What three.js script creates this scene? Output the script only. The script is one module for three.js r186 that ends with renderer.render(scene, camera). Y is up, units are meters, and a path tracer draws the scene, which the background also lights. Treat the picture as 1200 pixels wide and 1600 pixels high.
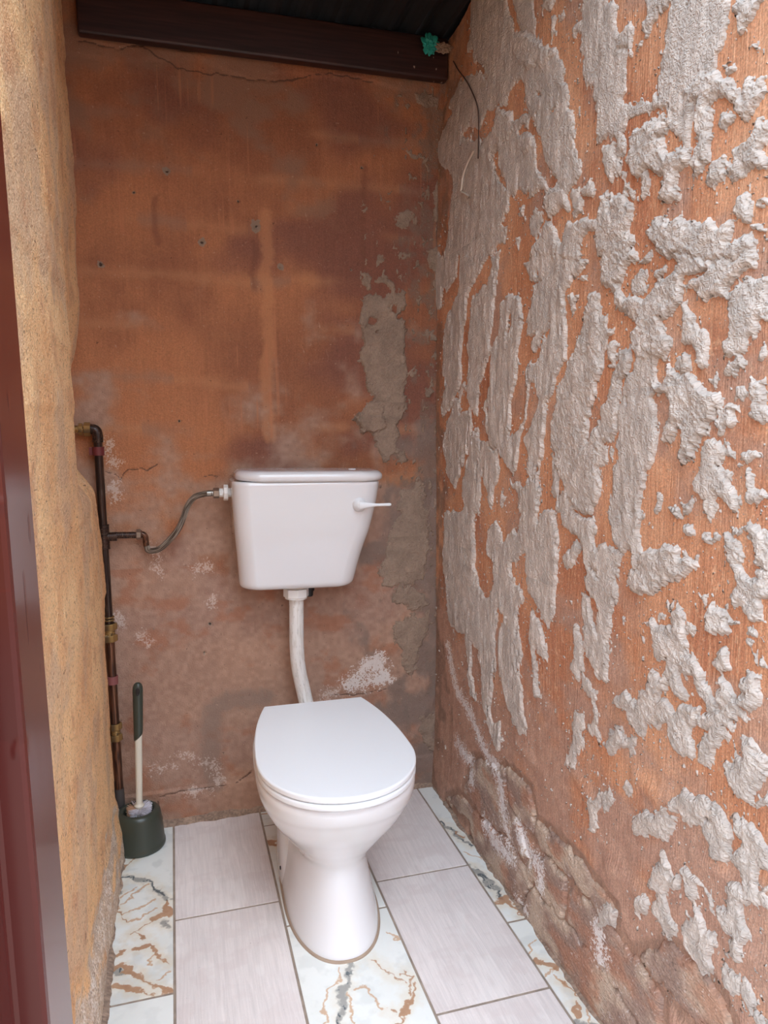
import * as THREE from 'three';
import { RoundedBoxGeometry } from 'three/addons/geometries/RoundedBoxGeometry.js';
import { mergeGeometries } from 'three/addons/utils/BufferGeometryUtils.js';

// ---------------------------------------------------------------- camera, sky, exposure
const scene = new THREE.Scene();
const camera = new THREE.PerspectiveCamera(69.94, 1200 / 1600, 0.02, 200);
camera.rotation.order = 'YXZ';
camera.position.set(0, 1.15, 0);
camera.rotation.set(-0.12556, -0.2802, -0.00508);
const renderer = new THREE.WebGLRenderer({ antialias: true });
renderer.toneMapping = THREE.LinearToneMapping;
renderer.toneMappingExposure = 4.35;
renderer.shadowMap.enabled = true;
const SKY_TOP = [0.84, 1.08, 1.36], SKY_LOW = [0.96, 1.13, 1.26];
{ // thin overcast: the same in every direction of the compass, a little bluer overhead
  const w = 16, h = 64, a = new Float32Array(w * h * 4);
  for (let y = 0; y < h; y++) for (let x = 0; x < w; x++) {
    const e = Math.max(0, (y + 0.5) / h * 2 - 1), t = Math.pow(e, 0.6);
    for (let c = 0; c < 3; c++) a[(y * w + x) * 4 + c] = SKY_LOW[c] + (SKY_TOP[c] - SKY_LOW[c]) * t;
    a[(y * w + x) * 4 + 3] = 1;
  }
  const sky = new THREE.DataTexture(a, w, h, THREE.RGBAFormat, THREE.FloatType);
  sky.mapping = THREE.EquirectangularReflectionMapping; sky.magFilter = THREE.LinearFilter; sky.needsUpdate = true;
  scene.background = sky; scene.environment = sky;
}
const sun = new THREE.DirectionalLight(0xffffff, 0.28);    // the sun behind thin cloud: a wide soft source above the yard
sun.position.set(0.55, 4.6, 1.15); sun.target.position.set(0.3, 0.4, -1.4);
sun.castShadow = true; sun.shadow.radius = 50; sun.shadow.mapSize.set(2048, 2048);
Object.assign(sun.shadow.camera, { left: -3, right: 3, top: 3, bottom: -3, near: 0.5, far: 14 });
sun.shadow.bias = -0.0004;
scene.add(sun, sun.target);

// ---------------------------------------------------------------- the room's measures (metres; the eye is above the origin)
const XL = -0.19, XR = 0.765, ZB = -2.08, ZF = -0.6, ROOF = 2.2;

// ---------------------------------------------------------------- noise
let seed = 7;
const rnd = () => { seed = (seed * 1664525 + 1013904223) >>> 0; return seed / 4294967296; };
const NT = new Float32Array(65536); for (let i = 0; i < 65536; i++) NT[i] = rnd();
function vn(x, y) {                                   // value noise, 0..1
  const xi = Math.floor(x), yi = Math.floor(y); let fx = x - xi, fy = y - yi;
  fx = fx * fx * (3 - 2 * fx); fy = fy * fy * (3 - 2 * fy);
  const a = (xi & 255) | ((yi & 255) << 8), b = ((xi + 1) & 255) | ((yi & 255) << 8), c = (xi & 255) | (((yi + 1) & 255) << 8), d = ((xi + 1) & 255) | (((yi + 1) & 255) << 8);
  const p = NT[a] + (NT[b] - NT[a]) * fx, q = NT[c] + (NT[d] - NT[c]) * fx;
  return p + (q - p) * fy;
}
function fbm(x, y, o = 4) { let s = 0, a = 0.5, t = 0; for (let i = 0; i < o; i++) { s += a * vn(x, y); t += a; a *= 0.5; x = x * 2.03 + 17.3; y = y * 2.03 + 5.1; } return s / t; }
const clamp = (x, a = 0, b = 1) => Math.min(b, Math.max(a, x));
const sstep = (a, b, x) => { const t = clamp((x - a) / (b - a)); return t * t * (3 - 2 * t); };
const lerp = (a, b, t) => a + (b - a) * t;
const mix = (p, q, t) => [lerp(p[0], q[0], t), lerp(p[1], q[1], t), lerp(p[2], q[2], t)];

// ---------------------------------------------------------------- helpers: textures, names, labels
function tex(w, h, fn, srgb = true) {                // fn(u, v) gives [r, g, b] 0..255, v upwards
  const a = new Uint8Array(w * h * 4);
  for (let y = 0, i = 0; y < h; y++) for (let x = 0; x < w; x++, i += 4) {
    const c = fn((x + 0.5) / w, (y + 0.5) / h);
    a[i] = clamp(c[0], 0, 255); a[i + 1] = clamp(c[1], 0, 255); a[i + 2] = clamp(c[2], 0, 255); a[i + 3] = 255;
  }
  const t = new THREE.DataTexture(a, w, h); t.magFilter = THREE.LinearFilter; t.minFilter = THREE.LinearMipmapLinearFilter; t.generateMipmaps = true;
  t.wrapS = t.wrapT = THREE.RepeatWrapping; if (srgb) t.colorSpace = THREE.SRGBColorSpace; t.needsUpdate = true;
  return t;
}
const grey = (w, h, fn) => tex(w, h, (u, v) => { const g = fn(u, v) * 255; return [g, g, g]; }, false);
const std = (o) => new THREE.MeshStandardMaterial(o), phy = (o) => new THREE.MeshPhysicalMaterial(o);
const used = {};
const numbered = (n) => { const k = used[n] = (used[n] ?? -1) + 1; return k ? n + '_' + String(k).padStart(3, '0') : n; };
function mesh(name, geo, mat, parent = scene) {
  const m = new THREE.Mesh(geo, mat); m.name = parent === scene ? numbered(name) : name; m.castShadow = m.receiveShadow = true;
  if (parent !== scene) { const n = parent.children.filter((c) => c.name.replace(/_\d{3}$/, '') === name).length; if (n) m.name = name + '_' + String(n).padStart(3, '0'); }
  parent.add(m); return m;
}
function group(name, label, category, [x, y, z] = [0, 0, 0], turn = 0) {
  const g = new THREE.Group(); g.name = numbered(name); g.position.set(x, y, z); g.rotation.y = turn; g.userData = { label, category }; scene.add(g); return g;
}
const struct = (m) => { m.userData.kind = 'structure'; return m; };
const V = (x, y, z) => new THREE.Vector3(x, y, z);
function place(g, x, y, z, rx = 0, ry = 0, rz = 0) { g.applyMatrix4(new THREE.Matrix4().compose(V(x, y, z), new THREE.Quaternion().setFromEuler(new THREE.Euler(rx, ry, rz)), V(1, 1, 1))); return g; }
const merge = (l) => mergeGeometries(l.map((g) => { const q = g.index ? g.toNonIndexed() : g.clone(); for (const k of Object.keys(q.attributes)) if (!['position', 'normal', 'uv'].includes(k)) q.deleteAttribute(k); return q; }));
const box = (x0, x1, y0, y1, z0, z1) => place(new THREE.BoxGeometry(x1 - x0, y1 - y0, z1 - z0), (x0 + x1) / 2, (y0 + y1) / 2, (z0 + z1) / 2);
const lathe = (pts, seg = 40) => new THREE.LatheGeometry(pts.map((p) => new THREE.Vector2(p[0], p[1])), seg);
const tube = (pts, r, seg = 60, rad = 14) => new THREE.TubeGeometry(new THREE.CatmullRomCurve3(pts.map((p) => V(...p)), false, 'centripetal'), seg, r, rad);

// ---------------------------------------------------------------- daubs: outlines on a wall turned into raised mortar
function sd(p, x, y) {                                // signed distance to a closed outline, inside positive
  let d = 1e9, s = -1; const n = p.length;
  for (let i = 0, j = n - 2; i < n; j = i, i += 2) {
    const ex = p[j] - p[i], ey = p[j + 1] - p[i + 1], wx = x - p[i], wy = y - p[i + 1], t = clamp((wx * ex + wy * ey) / (ex * ex + ey * ey + 1e-12));
    const bx = wx - ex * t, by = wy - ey * t; d = Math.min(d, bx * bx + by * by);
    const c1 = y >= p[i + 1], c2 = y < p[j + 1], c3 = ex * wy > ey * wx; if ((c1 && c2 && c3) || (!c1 && !c2 && !c3)) s = -s;
  }
  return s * Math.sqrt(d);
}
function dline(p, x, y) { let d = 1e9; for (let i = 0; i + 3 < p.length; i += 2) { const ex = p[i + 2] - p[i], ey = p[i + 3] - p[i + 1], wx = x - p[i], wy = y - p[i + 1], t = clamp((wx * ex + wy * ey) / (ex * ex + ey * ey + 1e-12)); d = Math.min(d, Math.hypot(wx - ex * t, wy - ey * t)); } return d; }
// slow noise kept on a coarse grid, distances to drawn lines kept on a fine one
function coarse(u0, u1, v0, v1, d, fn) { const f = new Field(u0, u1, v0, v1, d); for (let y = 0; y < f.h; y++) for (let x = 0; x < f.w; x++) f.F[y * f.w + x] = fn(u0 + x * d, v0 + y * d); return (u, v) => f.at(f.F, u, v); }
function distances(lines, reach, u0, u1, v0, v1, d = 0.003) { const f = new Field(u0, u1, v0, v1, d); f.F.fill(9); for (const l of lines) f.near(l, reach, (i, u, v) => { f.F[i] = Math.min(f.F[i], dline(l, u, v)); }); return (u, v) => f.at(f.F, u, v); }
class Field {
  constructor(u0, u1, v0, v1, d) { Object.assign(this, { u0, v0, d, w: Math.round((u1 - u0) / d) + 1, h: Math.round((v1 - v0) / d) + 1 }); this.F = new Float32Array(this.w * this.h).fill(-1); this.T = new Float32Array(this.w * this.h); }
  near(pts, m, fn) {
    let a = 1e9, b = -1e9, c = 1e9, e = -1e9; for (let i = 0; i < pts.length; i += 2) { a = Math.min(a, pts[i]); b = Math.max(b, pts[i]); c = Math.min(c, pts[i + 1]); e = Math.max(e, pts[i + 1]); }
    const x0 = Math.max(0, Math.floor((a - m - this.u0) / this.d)), x1 = Math.min(this.w - 1, Math.ceil((b + m - this.u0) / this.d)), y0 = Math.max(0, Math.floor((c - m - this.v0) / this.d)), y1 = Math.min(this.h - 1, Math.ceil((e + m - this.v0) / this.d));
    for (let y = y0; y <= y1; y++) for (let x = x0; x <= x1; x++) fn(y * this.w + x, this.u0 + x * this.d, this.v0 + y * this.d);
  }
  daub(t, mm, ragged = 1) {
    const p = mm.map((v) => v / 1000), T = Math.abs(t) / 1000;
    this.near(p, 0.02, (i, u, v) => {
      const wu = (vn(u * 45, v * 38) - 0.5) * 0.016 + (vn(u * 130 + 9, v * 120) - 0.5) * 0.008 + (vn(u * 330, v * 300 + 40) - 0.5) * 0.0055, wv = (vn(u * 45 + 50, v * 38 + 7) - 0.5) * 0.018 + (vn(u * 130, v * 120 + 31) - 0.5) * 0.009 + (vn(u * 330 + 80, v * 300) - 0.5) * 0.005;
      const f = sd(p, u + wu * ragged, v + wv * ragged);
      if (t < 0) this.F[i] = Math.min(this.F[i], -f);
      else { if (f > this.F[i]) this.F[i] = f; if (f > -0.008) this.T[i] = Math.max(this.T[i], T * sstep(-0.008, 0.006, f)); }
    });
  }
  at(A, u, v) { const x = clamp((u - this.u0) / this.d, 0, this.w - 1.001), y = clamp((v - this.v0) / this.d, 0, this.h - 1.001), xi = x | 0, yi = y | 0, fx = x - xi, fy = y - yi, i = yi * this.w + xi; return lerp(lerp(A[i], A[i + 1], fx), lerp(A[i + this.w], A[i + this.w + 1], fx), fy); }
}
// every connected piece of the field as a mesh of its own under the wall; specks joined into one
function raise(field, name, speck, where, height, flip, mat, parent, least = 260, map2 = (u, v) => [u * 2.5, v * 2.5]) {
  const { w, h, F, d, u0, v0 } = field, lab = new Int32Array(w * h), sizes = [0];
  for (let s = 0; s < w * h; s++) if (F[s] > 0 && !lab[s]) {
    const id = sizes.length, st = [s]; lab[s] = id; let n = 0;
    while (st.length) { const i = st.pop(); n++; const x = i % w; for (const j of [x ? i - 1 : -1, x < w - 1 ? i + 1 : -1, i - w, i + w]) if (j >= 0 && j < w * h && F[j] > 0 && !lab[j]) { lab[j] = id; st.push(j); } }
    sizes.push(n);
  }
  const tris = new Map();
  for (let y = 0; y < h - 1; y++) for (let x = 0; x < w - 1; x++) {
    const i = y * w + x; let id = 0;
    for (let b = -1; b <= 2 && !id; b++) for (let a = -1; a <= 2 && !id; a++) { const xx = x + a, yy = y + b; if (xx >= 0 && yy >= 0 && xx < w && yy < h) id = lab[yy * w + xx]; }
    for (const j of [i, i + 1, i + w, i + w + 1]) if (lab[j]) id = lab[j];
    if (!id) continue;
    const key = sizes[id] < least ? 0 : id; if (!tris.has(key)) tris.set(key, []); tris.get(key).push(x, y);
  }
  for (const [key, q] of tris) {
    const map = new Map(), pos = [], uv = [], idx = [];
    const vert = (x, y) => { const k = y * w + x; let i = map.get(k); if (i === undefined) { i = pos.length / 3; map.set(k, i); const u = u0 + x * d, v = v0 + y * d; pos.push(...where(u, v, height(u, v, k))); uv.push(...map2(u, v)); } return i; };
    for (let i = 0; i < q.length; i += 2) { const a = vert(q[i], q[i + 1]), b = vert(q[i] + 1, q[i + 1]), c = vert(q[i] + 1, q[i + 1] + 1), e = vert(q[i], q[i + 1] + 1); if (flip) idx.push(a, c, b, a, e, c); else idx.push(a, b, c, a, c, e); }
    const g = new THREE.BufferGeometry(); g.setAttribute('position', new THREE.Float32BufferAttribute(pos, 3)); g.setAttribute('uv', new THREE.Float32BufferAttribute(uv, 2)); g.setIndex(idx); g.computeVertexNormals();
    const m = mesh(key ? name : speck, g, mat, parent); if (!key) m.userData.kind = 'stuff';
  }
}
function sheet(u0, u1, v0, v1, d, where, flip) {      // a wall's face as a fine grid
  const w = Math.round((u1 - u0) / d) + 1, h = Math.round((v1 - v0) / d) + 1, pos = [], uv = [], idx = [];
  for (let y = 0; y < h; y++) for (let x = 0; x < w; x++) { const a = x / (w - 1), b = y / (h - 1), u = lerp(u0, u1, a), v = lerp(v0, v1, b); pos.push(...where(u, v)); uv.push(a, b); }
  for (let y = 0; y < h - 1; y++) for (let x = 0; x < w - 1; x++) { const i = y * w + x; if (flip) idx.push(i, i + w + 1, i + 1, i, i + w, i + w + 1); else idx.push(i, i + 1, i + w + 1, i, i + w + 1, i + w); }
  const g = new THREE.BufferGeometry(); g.setAttribute('position', new THREE.Float32BufferAttribute(pos, 3)); g.setAttribute('uv', new THREE.Float32BufferAttribute(uv, 2)); g.setIndex(idx); g.computeVertexNormals(); return g;
}

// ---------------------------------------------------------------- shared materials
const fineBump = grey(512, 512, (u, v) => 0.5 * vn(u * 128, v * 128) + 0.3 * vn(u * 256, v * 256) + 0.2 * vn(u * 64, v * 64));
const crumbBump = grey(1024, 1024, (u, v) => { const a = vn(u * 128, v * 128), b = vn(u * 64 + 3, v * 64), c = vn(u * 256, v * 256 + 9); return clamp(0.1 + 0.45 * Math.abs(a - 0.5) * 2 + 0.3 * b + 0.25 * c); });
const cementMap = tex(1024, 1024, (u, v) => { const n = 0.5 * vn(u * 16, v * 16) + 0.3 * vn(u * 64 + 3, v * 64) + 0.2 * vn(u * 256, v * 256), g = 0.86 + 0.26 * n; const s = vn(u * 256 + 7, v * 256 + 90) > 0.95 ? 0.75 : 1; return [205 * g * s, 192 * g * s, 182 * g * s]; });
const M = {
  cement: std({ map: cementMap, bumpMap: crumbBump, bumpScale: 0.003, roughness: 0.88 }),
  china: phy({ color: 0xe9e9ec, roughness: 0.14, clearcoat: 0.5, clearcoatRoughness: 0.06 }),
  plastic: std({ color: 0xeff2f6, roughness: 0.32 }),
  whitePipe: std({ map: tex(128, 256, (u, v) => { const n = fbm(u * 12, v * 30, 3), s = vn(u * 40, v * 90) > 0.9 ? 0.8 : 1; return mix([234, 231, 228], [216, 210, 203], sstep(0.5, 0.8, n)).map((c) => c * s); }), roughness: 0.45 }),
  copper: std({ map: tex(64, 512, (u, v) => { const n = fbm(u * 6, v * 40, 4); const c = mix([70, 48, 38], [40, 30, 28], sstep(0.35, 0.65, n)); const s = vn(u * 10 + 4, v * 70); return s > 0.8 ? mix(c, [150, 130, 116], 0.6) : c; }), roughness: 0.38, metalness: 0.45 }),
  copperLight: std({ map: tex(64, 256, (u, v) => { const n = fbm(u * 6, v * 30, 4); return mix([122, 82, 60], [66, 46, 38], sstep(0.35, 0.7, n)); }), roughness: 0.35, metalness: 0.5 }),
  brass: std({ map: tex(128, 128, (u, v) => mix([164, 134, 84], [88, 70, 48], sstep(0.4, 0.7, fbm(u * 14, v * 14, 3)))), roughness: 0.36, metalness: 0.55 }),
  steel: std({ color: 0x9a948c, roughness: 0.35, metalness: 0.85 }),
  dark: std({ color: 0x1b1718, roughness: 0.5 }),
  clip: std({ color: 0x6b2a2c, roughness: 0.55 }),
  clipOld: std({ color: 0x8c5250, roughness: 0.6 }),
  green: std({ color: 0x3a4038, roughness: 0.33 }),
  cream: std({ color: 0xdcd6c6, roughness: 0.4 }),
  bristle: std({ color: 0xe6e2ea, roughness: 0.7 }),
  bristleStained: std({ color: 0xc49a7c, roughness: 0.8 }),
  block: null,
};
const streakBump = grey(512, 512, (u, v) => 0.5 * vn(u * 256, v * 8) + 0.3 * vn(u * 128, v * 128) + 0.2 * vn(u * 64, v * 16));
const bumpRep = (t, a, b) => { const c = t.clone(); c.repeat.set(a, b); c.needsUpdate = true; return c; };
const white = (f, lines, r, u, v) => { let d = 9; for (const l of lines) d = Math.min(d, dline(l, u, v)); return d > r * 1.8 ? 0 : sstep(0.52, 0.68, f + 0.42 * (1 - d / r)); };
const metres = (l) => l.map((v) => v / 1000);

// ---------------------------------------------------------------- right wall: orange mud render, grey cement daubs, worn blocks at its foot
const effR = [[1970, 486, 1937, 424, 1886, 369, 1780, 340, 1735, 304, 1682, 274, 1622, 265, 1593, 234, 1582, 193, 1553, 157, 1535, 130], [1485, 183, 1442, 140, 1373, 151, 1364, 110], [1666, 95, 1607, 80, 1507, 92], [1460, 0, 1428, 4], [1144, 167, 1124, 121], [1883, 216, 1776, 203], [1776, 180, 1764, 158]].map(metres);
const pinkR = [[1346, 768, 1264, 775], [1383, 663, 1334, 657, 1282, 656], [1604, 806, 1542, 786]].map(metres);
const sagR = [[1048, 523, 1016, 518, 958, 520], [1120, 312, 1059, 313, 1003, 313], [786, 389, 745, 391], [893, 467, 841, 478], [1250, 430, 1160, 395], [1500, 390, 1330, 345, 1200, 330]].map(metres);
const blocks = [], K = (l) => blocks.push(metres(l));
K([1568,293,1449,299,1427,251,1429,207,1486,203,1547,212]);
K([1407,239,1321,250,1294,255,1206,255,1137,242,1099,238,1108,206,1140,200,1168,204,1259,204,1368,192,1414,208]);
K([1360,182,1277,185,1270,165,1273,100,1327,93,1432,98,1434,125,1404,155]);
K([1251,184,1162,195,1112,190,1027,191,986,187,960,181,951,116,993,85,1065,95,1129,101,1247,107,1257,159]);
K([980,234,946,286,894,282,851,289,798,251,859,197,953,202,1019,201,998,229]);
K([1843,79,1708,90,1543,113,1441,109,1416,84,1469,-4,1604,-2,1737,-1,1761,47,1943,13]);
K([1400,83,1260,98,1140,102,1085,91,1001,72,1090,-6,1280,-17,1452,-5]);
K([1766,226,1585,280,1564,211,1494,191,1442,132,1543,125,1708,103,1820,110]);
const bandF = new Field(0.6, 2.1, 0, 0.6, 0.006);
for (const p of blocks) bandF.near(p, 0.06, (i, u, v) => { bandF.F[i] = Math.max(bandF.F[i], sd(p, u, v)); });
const band = (u, v) => v > 0.59 ? 0 : sstep(-0.03, -0.016, bandF.at(bandF.F, u + (vn(u * 60, v * 60) - 0.5) * 0.012, v + (vn(u * 60 + 9, v * 60) - 0.5) * 0.012));
function baseR(u, v) {
  let h = 0.005 * fbm(u * 5, v * 4, 3) + 0.002 * vn(u * 40, v * 14) + 0.0012 * vn(u * 110, v * 40);
  if (v < 0.62) for (const l of sagR) { const d = dline(l, u, v); if (d < 0.03) h += 0.006 * sstep(0.03, 0, d) * (v > l[1] - 0.02 ? 1 : 0.4); }
  h -= 0.024 * sstep(1.85, 2.12, v) * sstep(1.75, 2.03, u);
  return h + 0.005 * (1 - band(u, v)) + 0.012 * sstep(0.25, 0, v);
}
const rightPlace = (u, v, h) => [XR + 0.006 - h, v, -u];
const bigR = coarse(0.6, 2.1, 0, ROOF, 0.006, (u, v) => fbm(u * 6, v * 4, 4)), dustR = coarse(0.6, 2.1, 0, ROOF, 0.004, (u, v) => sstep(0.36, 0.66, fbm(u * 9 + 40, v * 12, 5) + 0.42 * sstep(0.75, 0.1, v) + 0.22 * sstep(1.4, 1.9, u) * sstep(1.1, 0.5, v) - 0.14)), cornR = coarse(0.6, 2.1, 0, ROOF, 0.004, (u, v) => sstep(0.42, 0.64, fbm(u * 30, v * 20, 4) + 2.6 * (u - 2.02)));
const darkR = coarse(0.6, 2.1, 0, ROOF, 0.004, (u, v) => sstep(0.5, 0.68, fbm(u * 8 + 70, v * 5 + 3, 5))), pinkD = distances(pinkR, 0.01, 0.6, 2.1, 0, ROOF), effD = distances(effR, 0.05, 0.6, 2.1, 0, 0.6);
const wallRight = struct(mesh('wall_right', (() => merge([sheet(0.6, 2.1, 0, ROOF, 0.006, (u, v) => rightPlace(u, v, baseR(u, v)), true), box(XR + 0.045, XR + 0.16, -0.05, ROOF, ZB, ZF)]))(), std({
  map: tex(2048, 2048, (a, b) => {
    const u = 0.6 + a * 1.5, v = b * ROOF, st = vn(u * 420, v * 14), st2 = vn(u * 190, v * 7 + 30), gr = vn(u * 700, v * 700);
    let c = mix([216, 160, 124], [200, 138, 102], sstep(0.3, 0.72, bigR(u, v)));
    c = mix(c, [176, 112, 82], darkR(u, v) * (0.35 + 0.4 * st2));
    c = mix(c, [232, 184, 148], sstep(0.55, 0.95, st) * 0.34); c = mix(c, [180, 118, 88], sstep(0.6, 0.95, st2) * 0.2);
    const fl = vn(u * 260, v * 120); if (fl > 0.84) c = mix(c, [232, 186, 150], 0.5);
    c = mix(c, mix([194, 158, 140], [172, 136, 120], vn(u * 60, v * 60)), dustR(u, v) * 0.78);
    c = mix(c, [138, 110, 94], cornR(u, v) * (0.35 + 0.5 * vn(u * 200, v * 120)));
    if (v < 0.6) { c = mix(c, mix([150, 116, 98], [178, 140, 118], vn(u * 80, v * 60)), band(u, v)); if (v < 0.5) { const e = effD(u, v); if (e < 0.05) { const n = 0.5 * vn(u * 420, v * 460) + 0.32 * vn(u * 170, v * 190) + 0.18 * vn(u * 50, v * 50); c = mix(c, [238, 232, 230], 0.88 * sstep(0.48, 0.68, n + 0.3 * (1 - e / 0.022))); } } }
    const d = pinkD(u, v); if (d < 0.006) c = mix(c, [214, 158, 130], 0.6 * sstep(0.005, 0.001, d + 0.003 * vn(u * 200, v * 200)));
    const g = 0.86 + 0.28 * gr; return [c[0] * g, c[1] * g, c[2] * g];
  }), bumpMap: bumpRep(streakBump, 4, 5), bumpScale: 0.0018, roughness: 0.7 })));
const fieldR = new Field(0.72, 2.085, 0, ROOF - 0.005, 0.0026);
{
  const D = (t, l) => fieldR.daub(t, l);
  D(4,[1853,2176,1839,2213,1642,2111,1642,2091,1616,2051,1590,2002,1543,1977,1483,1940,1427,1892,1406,1871,1380,1842,1361,1822,1366,1800,1346,1778,1348,1743,1326,1729,1316,1694,1316,1653,1286,1629,1299,1605,1331,1590,1343,1588,1326,1559,1360,1562,1391,1561,1413,1595,1434,1620,1469,1620,1498,1628,1506,1641,1593,1658,1604,1626,1650,1606,1615,1583,1614,1562,1675,1553,1702,1544,2021,1610,1984,1667,1973,1707,1961,1737,1950,1772,1963,1825,2024,1849,2063,1874,2077,1931,2026,1964,1977,1979,2027,2023,1932,2038,1866,2022,1824,2027,1825,2061,1878,2093,1852,2123]);
  D(-1,[1609,1884,1570,1891,1531,1868,1514,1836,1513,1810,1491,1788,1535,1805,1559,1810,1590,1812,1591,1836,1633,1852,1668,1865,1676,1844,1684,1832,1720,1820,1759,1829,1819,1847,1873,1873,1884,1901,1841,1893,1760,1863,1751,1878,1732,1890,1677,1872,1668,1883,1651,1873,1617,1860]);
  D(-1,[1922,2105,1825,2069,1804,2026,1735,1978,1725,1956,1773,1979,1813,2008,1876,2030,1921,2057]);
  D(-1,[1505,1791,1468,1761,1460,1742,1432,1710,1431,1691,1416,1668,1396,1649,1375,1618,1387,1603,1414,1614,1435,1639,1464,1664,1465,1696,1474,1725,1504,1754,1534,1762,1557,1763,1565,1783,1542,1785,1512,1770]);
  D(-1,[1692,1777,1656,1769,1655,1737,1628,1704,1602,1678,1610,1670,1653,1686,1672,1721,1700,1758]);
  D(-1,[1475,1833,1450,1820,1450,1810,1471,1815]);
  D(-1,[1411,1768,1383,1769,1385,1758,1407,1757]);
  D(5,[1528,1613,1511,1582,1542,1600,1551,1616]);
  D(3,[1482,1588,1439,1577,1431,1552,1458,1533,1494,1541,1496,1568]);
  D(4,[1556,1552,1536,1544,1543,1528]);
  D(3,[1601,2083,1509,2036,1500,2000,1484,1949,1543,1980,1575,2018]);
  D(3,[1459,2004,1412,1980,1424,1966,1451,1976]);
  D(3,[1420,1949,1397,1944,1402,1905,1418,1906]);
  D(3,[1385,1934,1375,1927,1377,1914,1387,1918]);
  D(5,[1303,1930,1241,1898,1230,1712,1248,1719,1255,1744,1283,1761,1285,1800,1303,1836,1299,1854,1322,1873,1334,1887,1294,1874,1301,1896]);
  D(9,[1589,1992,1542,1972,1427,1892,1400,1862,1439,1867,1481,1885,1540,1905,1588,1952]);
  D(9,[1676,1844,1642,1855,1591,1833,1582,1799,1597,1781,1665,1779,1710,1776,1711,1806]);
  D(9,[1533,1755,1496,1748,1480,1721,1502,1715,1532,1725]);
  D(8,[1427,1608,1361,1596,1330,1581,1329,1560,1385,1569,1398,1557,1426,1583]);
  D(8,[1424,1544,1397,1550,1383,1515,1356,1494,1345,1513,1328,1530,1287,1525,1242,1511,1218,1505,1217,1480,1262,1494,1284,1487,1283,1456,1493,1499,1464,1515]);
  D(4,[1318,1584,1290,1584,1282,1539,1305,1542]);
  D(5,[1273,1588,1251,1587,1239,1558,1260,1556,1278,1572]);
  D(5,[1245,1900,1217,1886,1216,1867,1184,1843,1194,1826,1184,1808,1177,1771,1162,1760,1154,1733,1155,1708,1172,1695,1153,1682,1143,1663,1146,1649,1154,1629,1150,1593,1171,1595,1177,1623,1198,1644,1213,1638,1230,1639]);
  D(5,[1039,1799,910,1732,911,1720,914,1697,920,1677,924,1666,927,1651,933,1641,935,1631,960,1616,984,1612,985,1581,987,1552,1002,1557,1007,1584,1031,1607,1036,1627,1069,1637,1077,1648,1071,1669,1055,1696,1047,1722,1041,1752]);
  D(2,[1148,1680,1069,1649,1069,1637,1089,1638,1147,1665]);
  D(12,[963,1652,935,1631,929,1626,903,1614,886,1590,889,1583,910,1589,930,1604,939,1599,941,1573,938,1542,934,1525,949,1508,967,1511,978,1524,965,1533,968,1583,967,1607,984,1612,989,1627,972,1643]);
  D(10,[911,1640,899,1637,898,1628,907,1626]);
  D(10,[867,1639,855,1635,855,1625,866,1632]);
  D(10,[896,1716,852,1694,867,1676,881,1672,888,1688,900,1701]);
  D(10,[873,1605,862,1606,837,1588,835,1566,847,1561,863,1553,881,1555,892,1570,883,1587,874,1585]);
  D(10,[918,1567,906,1569,897,1557,910,1547,924,1558]);
  D(10,[828,1524,847,1531,849,1522,872,1521,887,1518,886,1505,900,1499,884,1482,870,1487,853,1490,824,1475]);
  D(10,[920,1512,911,1513,904,1492,918,1481,931,1485,929,1499]);
  D(10,[878,1446,860,1443,847,1423,852,1410,864,1408,876,1420,883,1435]);
  D(10,[845,1404,835,1404,831,1395,842,1395]);
  D(10,[837,1435,821,1438,820,1430]);
  D(13,[1114,1622,1075,1618,1048,1622,1032,1611,1038,1595,1054,1591,1044,1566,1024,1557,1021,1563,983,1548,982,1532,996,1520,1014,1523,1006,1511,1021,1511,1009,1503,997,1490,1000,1482,1019,1482,1039,1487,1048,1507,1041,1517,1053,1523,1042,1529,1062,1538,1079,1553,1096,1543,1118,1555,1133,1580,1129,1594,1135,1612]);
  D(6,[1212,1627,1197,1628,1182,1612,1178,1595,1161,1586,1165,1572,1178,1555,1194,1576,1216,1601]);
  D(6,[1096,1543,1083,1539,1081,1516,1097,1498,1108,1506,1099,1521]);
  D(6,[1126,1532,1114,1528,1118,1514]);
  D(6,[1149,1546,1134,1529,1144,1529]);
  D(6,[1158,1570,1145,1558,1150,1552]);
  D(6,[1118,1794,1100,1799,1101,1826,1048,1799,1051,1780,1070,1780,1090,1773,1097,1756,1106,1771]);
  D(6,[1174,1798,1147,1808,1142,1796,1139,1755,1163,1768,1182,1781]);
  D(6,[1122,1757,1109,1758,1117,1750]);
  D(12,[1212,1545,1197,1547,1186,1522,1171,1515,1177,1541,1162,1529,1139,1525,1126,1506,1122,1482,1131,1468,1116,1451,1119,1434,1151,1429,1219,1443,1223,1509]);
  D(12,[1081,1451,1061,1454,1045,1460,1017,1448,991,1451,954,1435,947,1429,920,1429,888,1417,887,1408,899,1397,895,1388,883,1394,869,1397,845,1387,837,1364,1021,1402,1050,1424,1076,1442]);
  D(12,[1021,1404,837,1366,839,1349,853,1349,870,1340,888,1334,887,1316,933,1323,954,1338,980,1345,982,1324,1011,1311,1031,1306,1030,1291,1008,1269,1011,1249,1043,1249,1086,1255,1096,1277,1102,1297,1089,1306,1117,1320,1136,1333,1152,1354,1188,1385,1200,1412,1206,1441,1218,1461,1143,1444,1096,1419,1136,1411,1135,1387,1158,1385,1128,1359,1091,1343,1074,1335,1058,1350,1046,1363,1019,1366,986,1379]);
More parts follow.
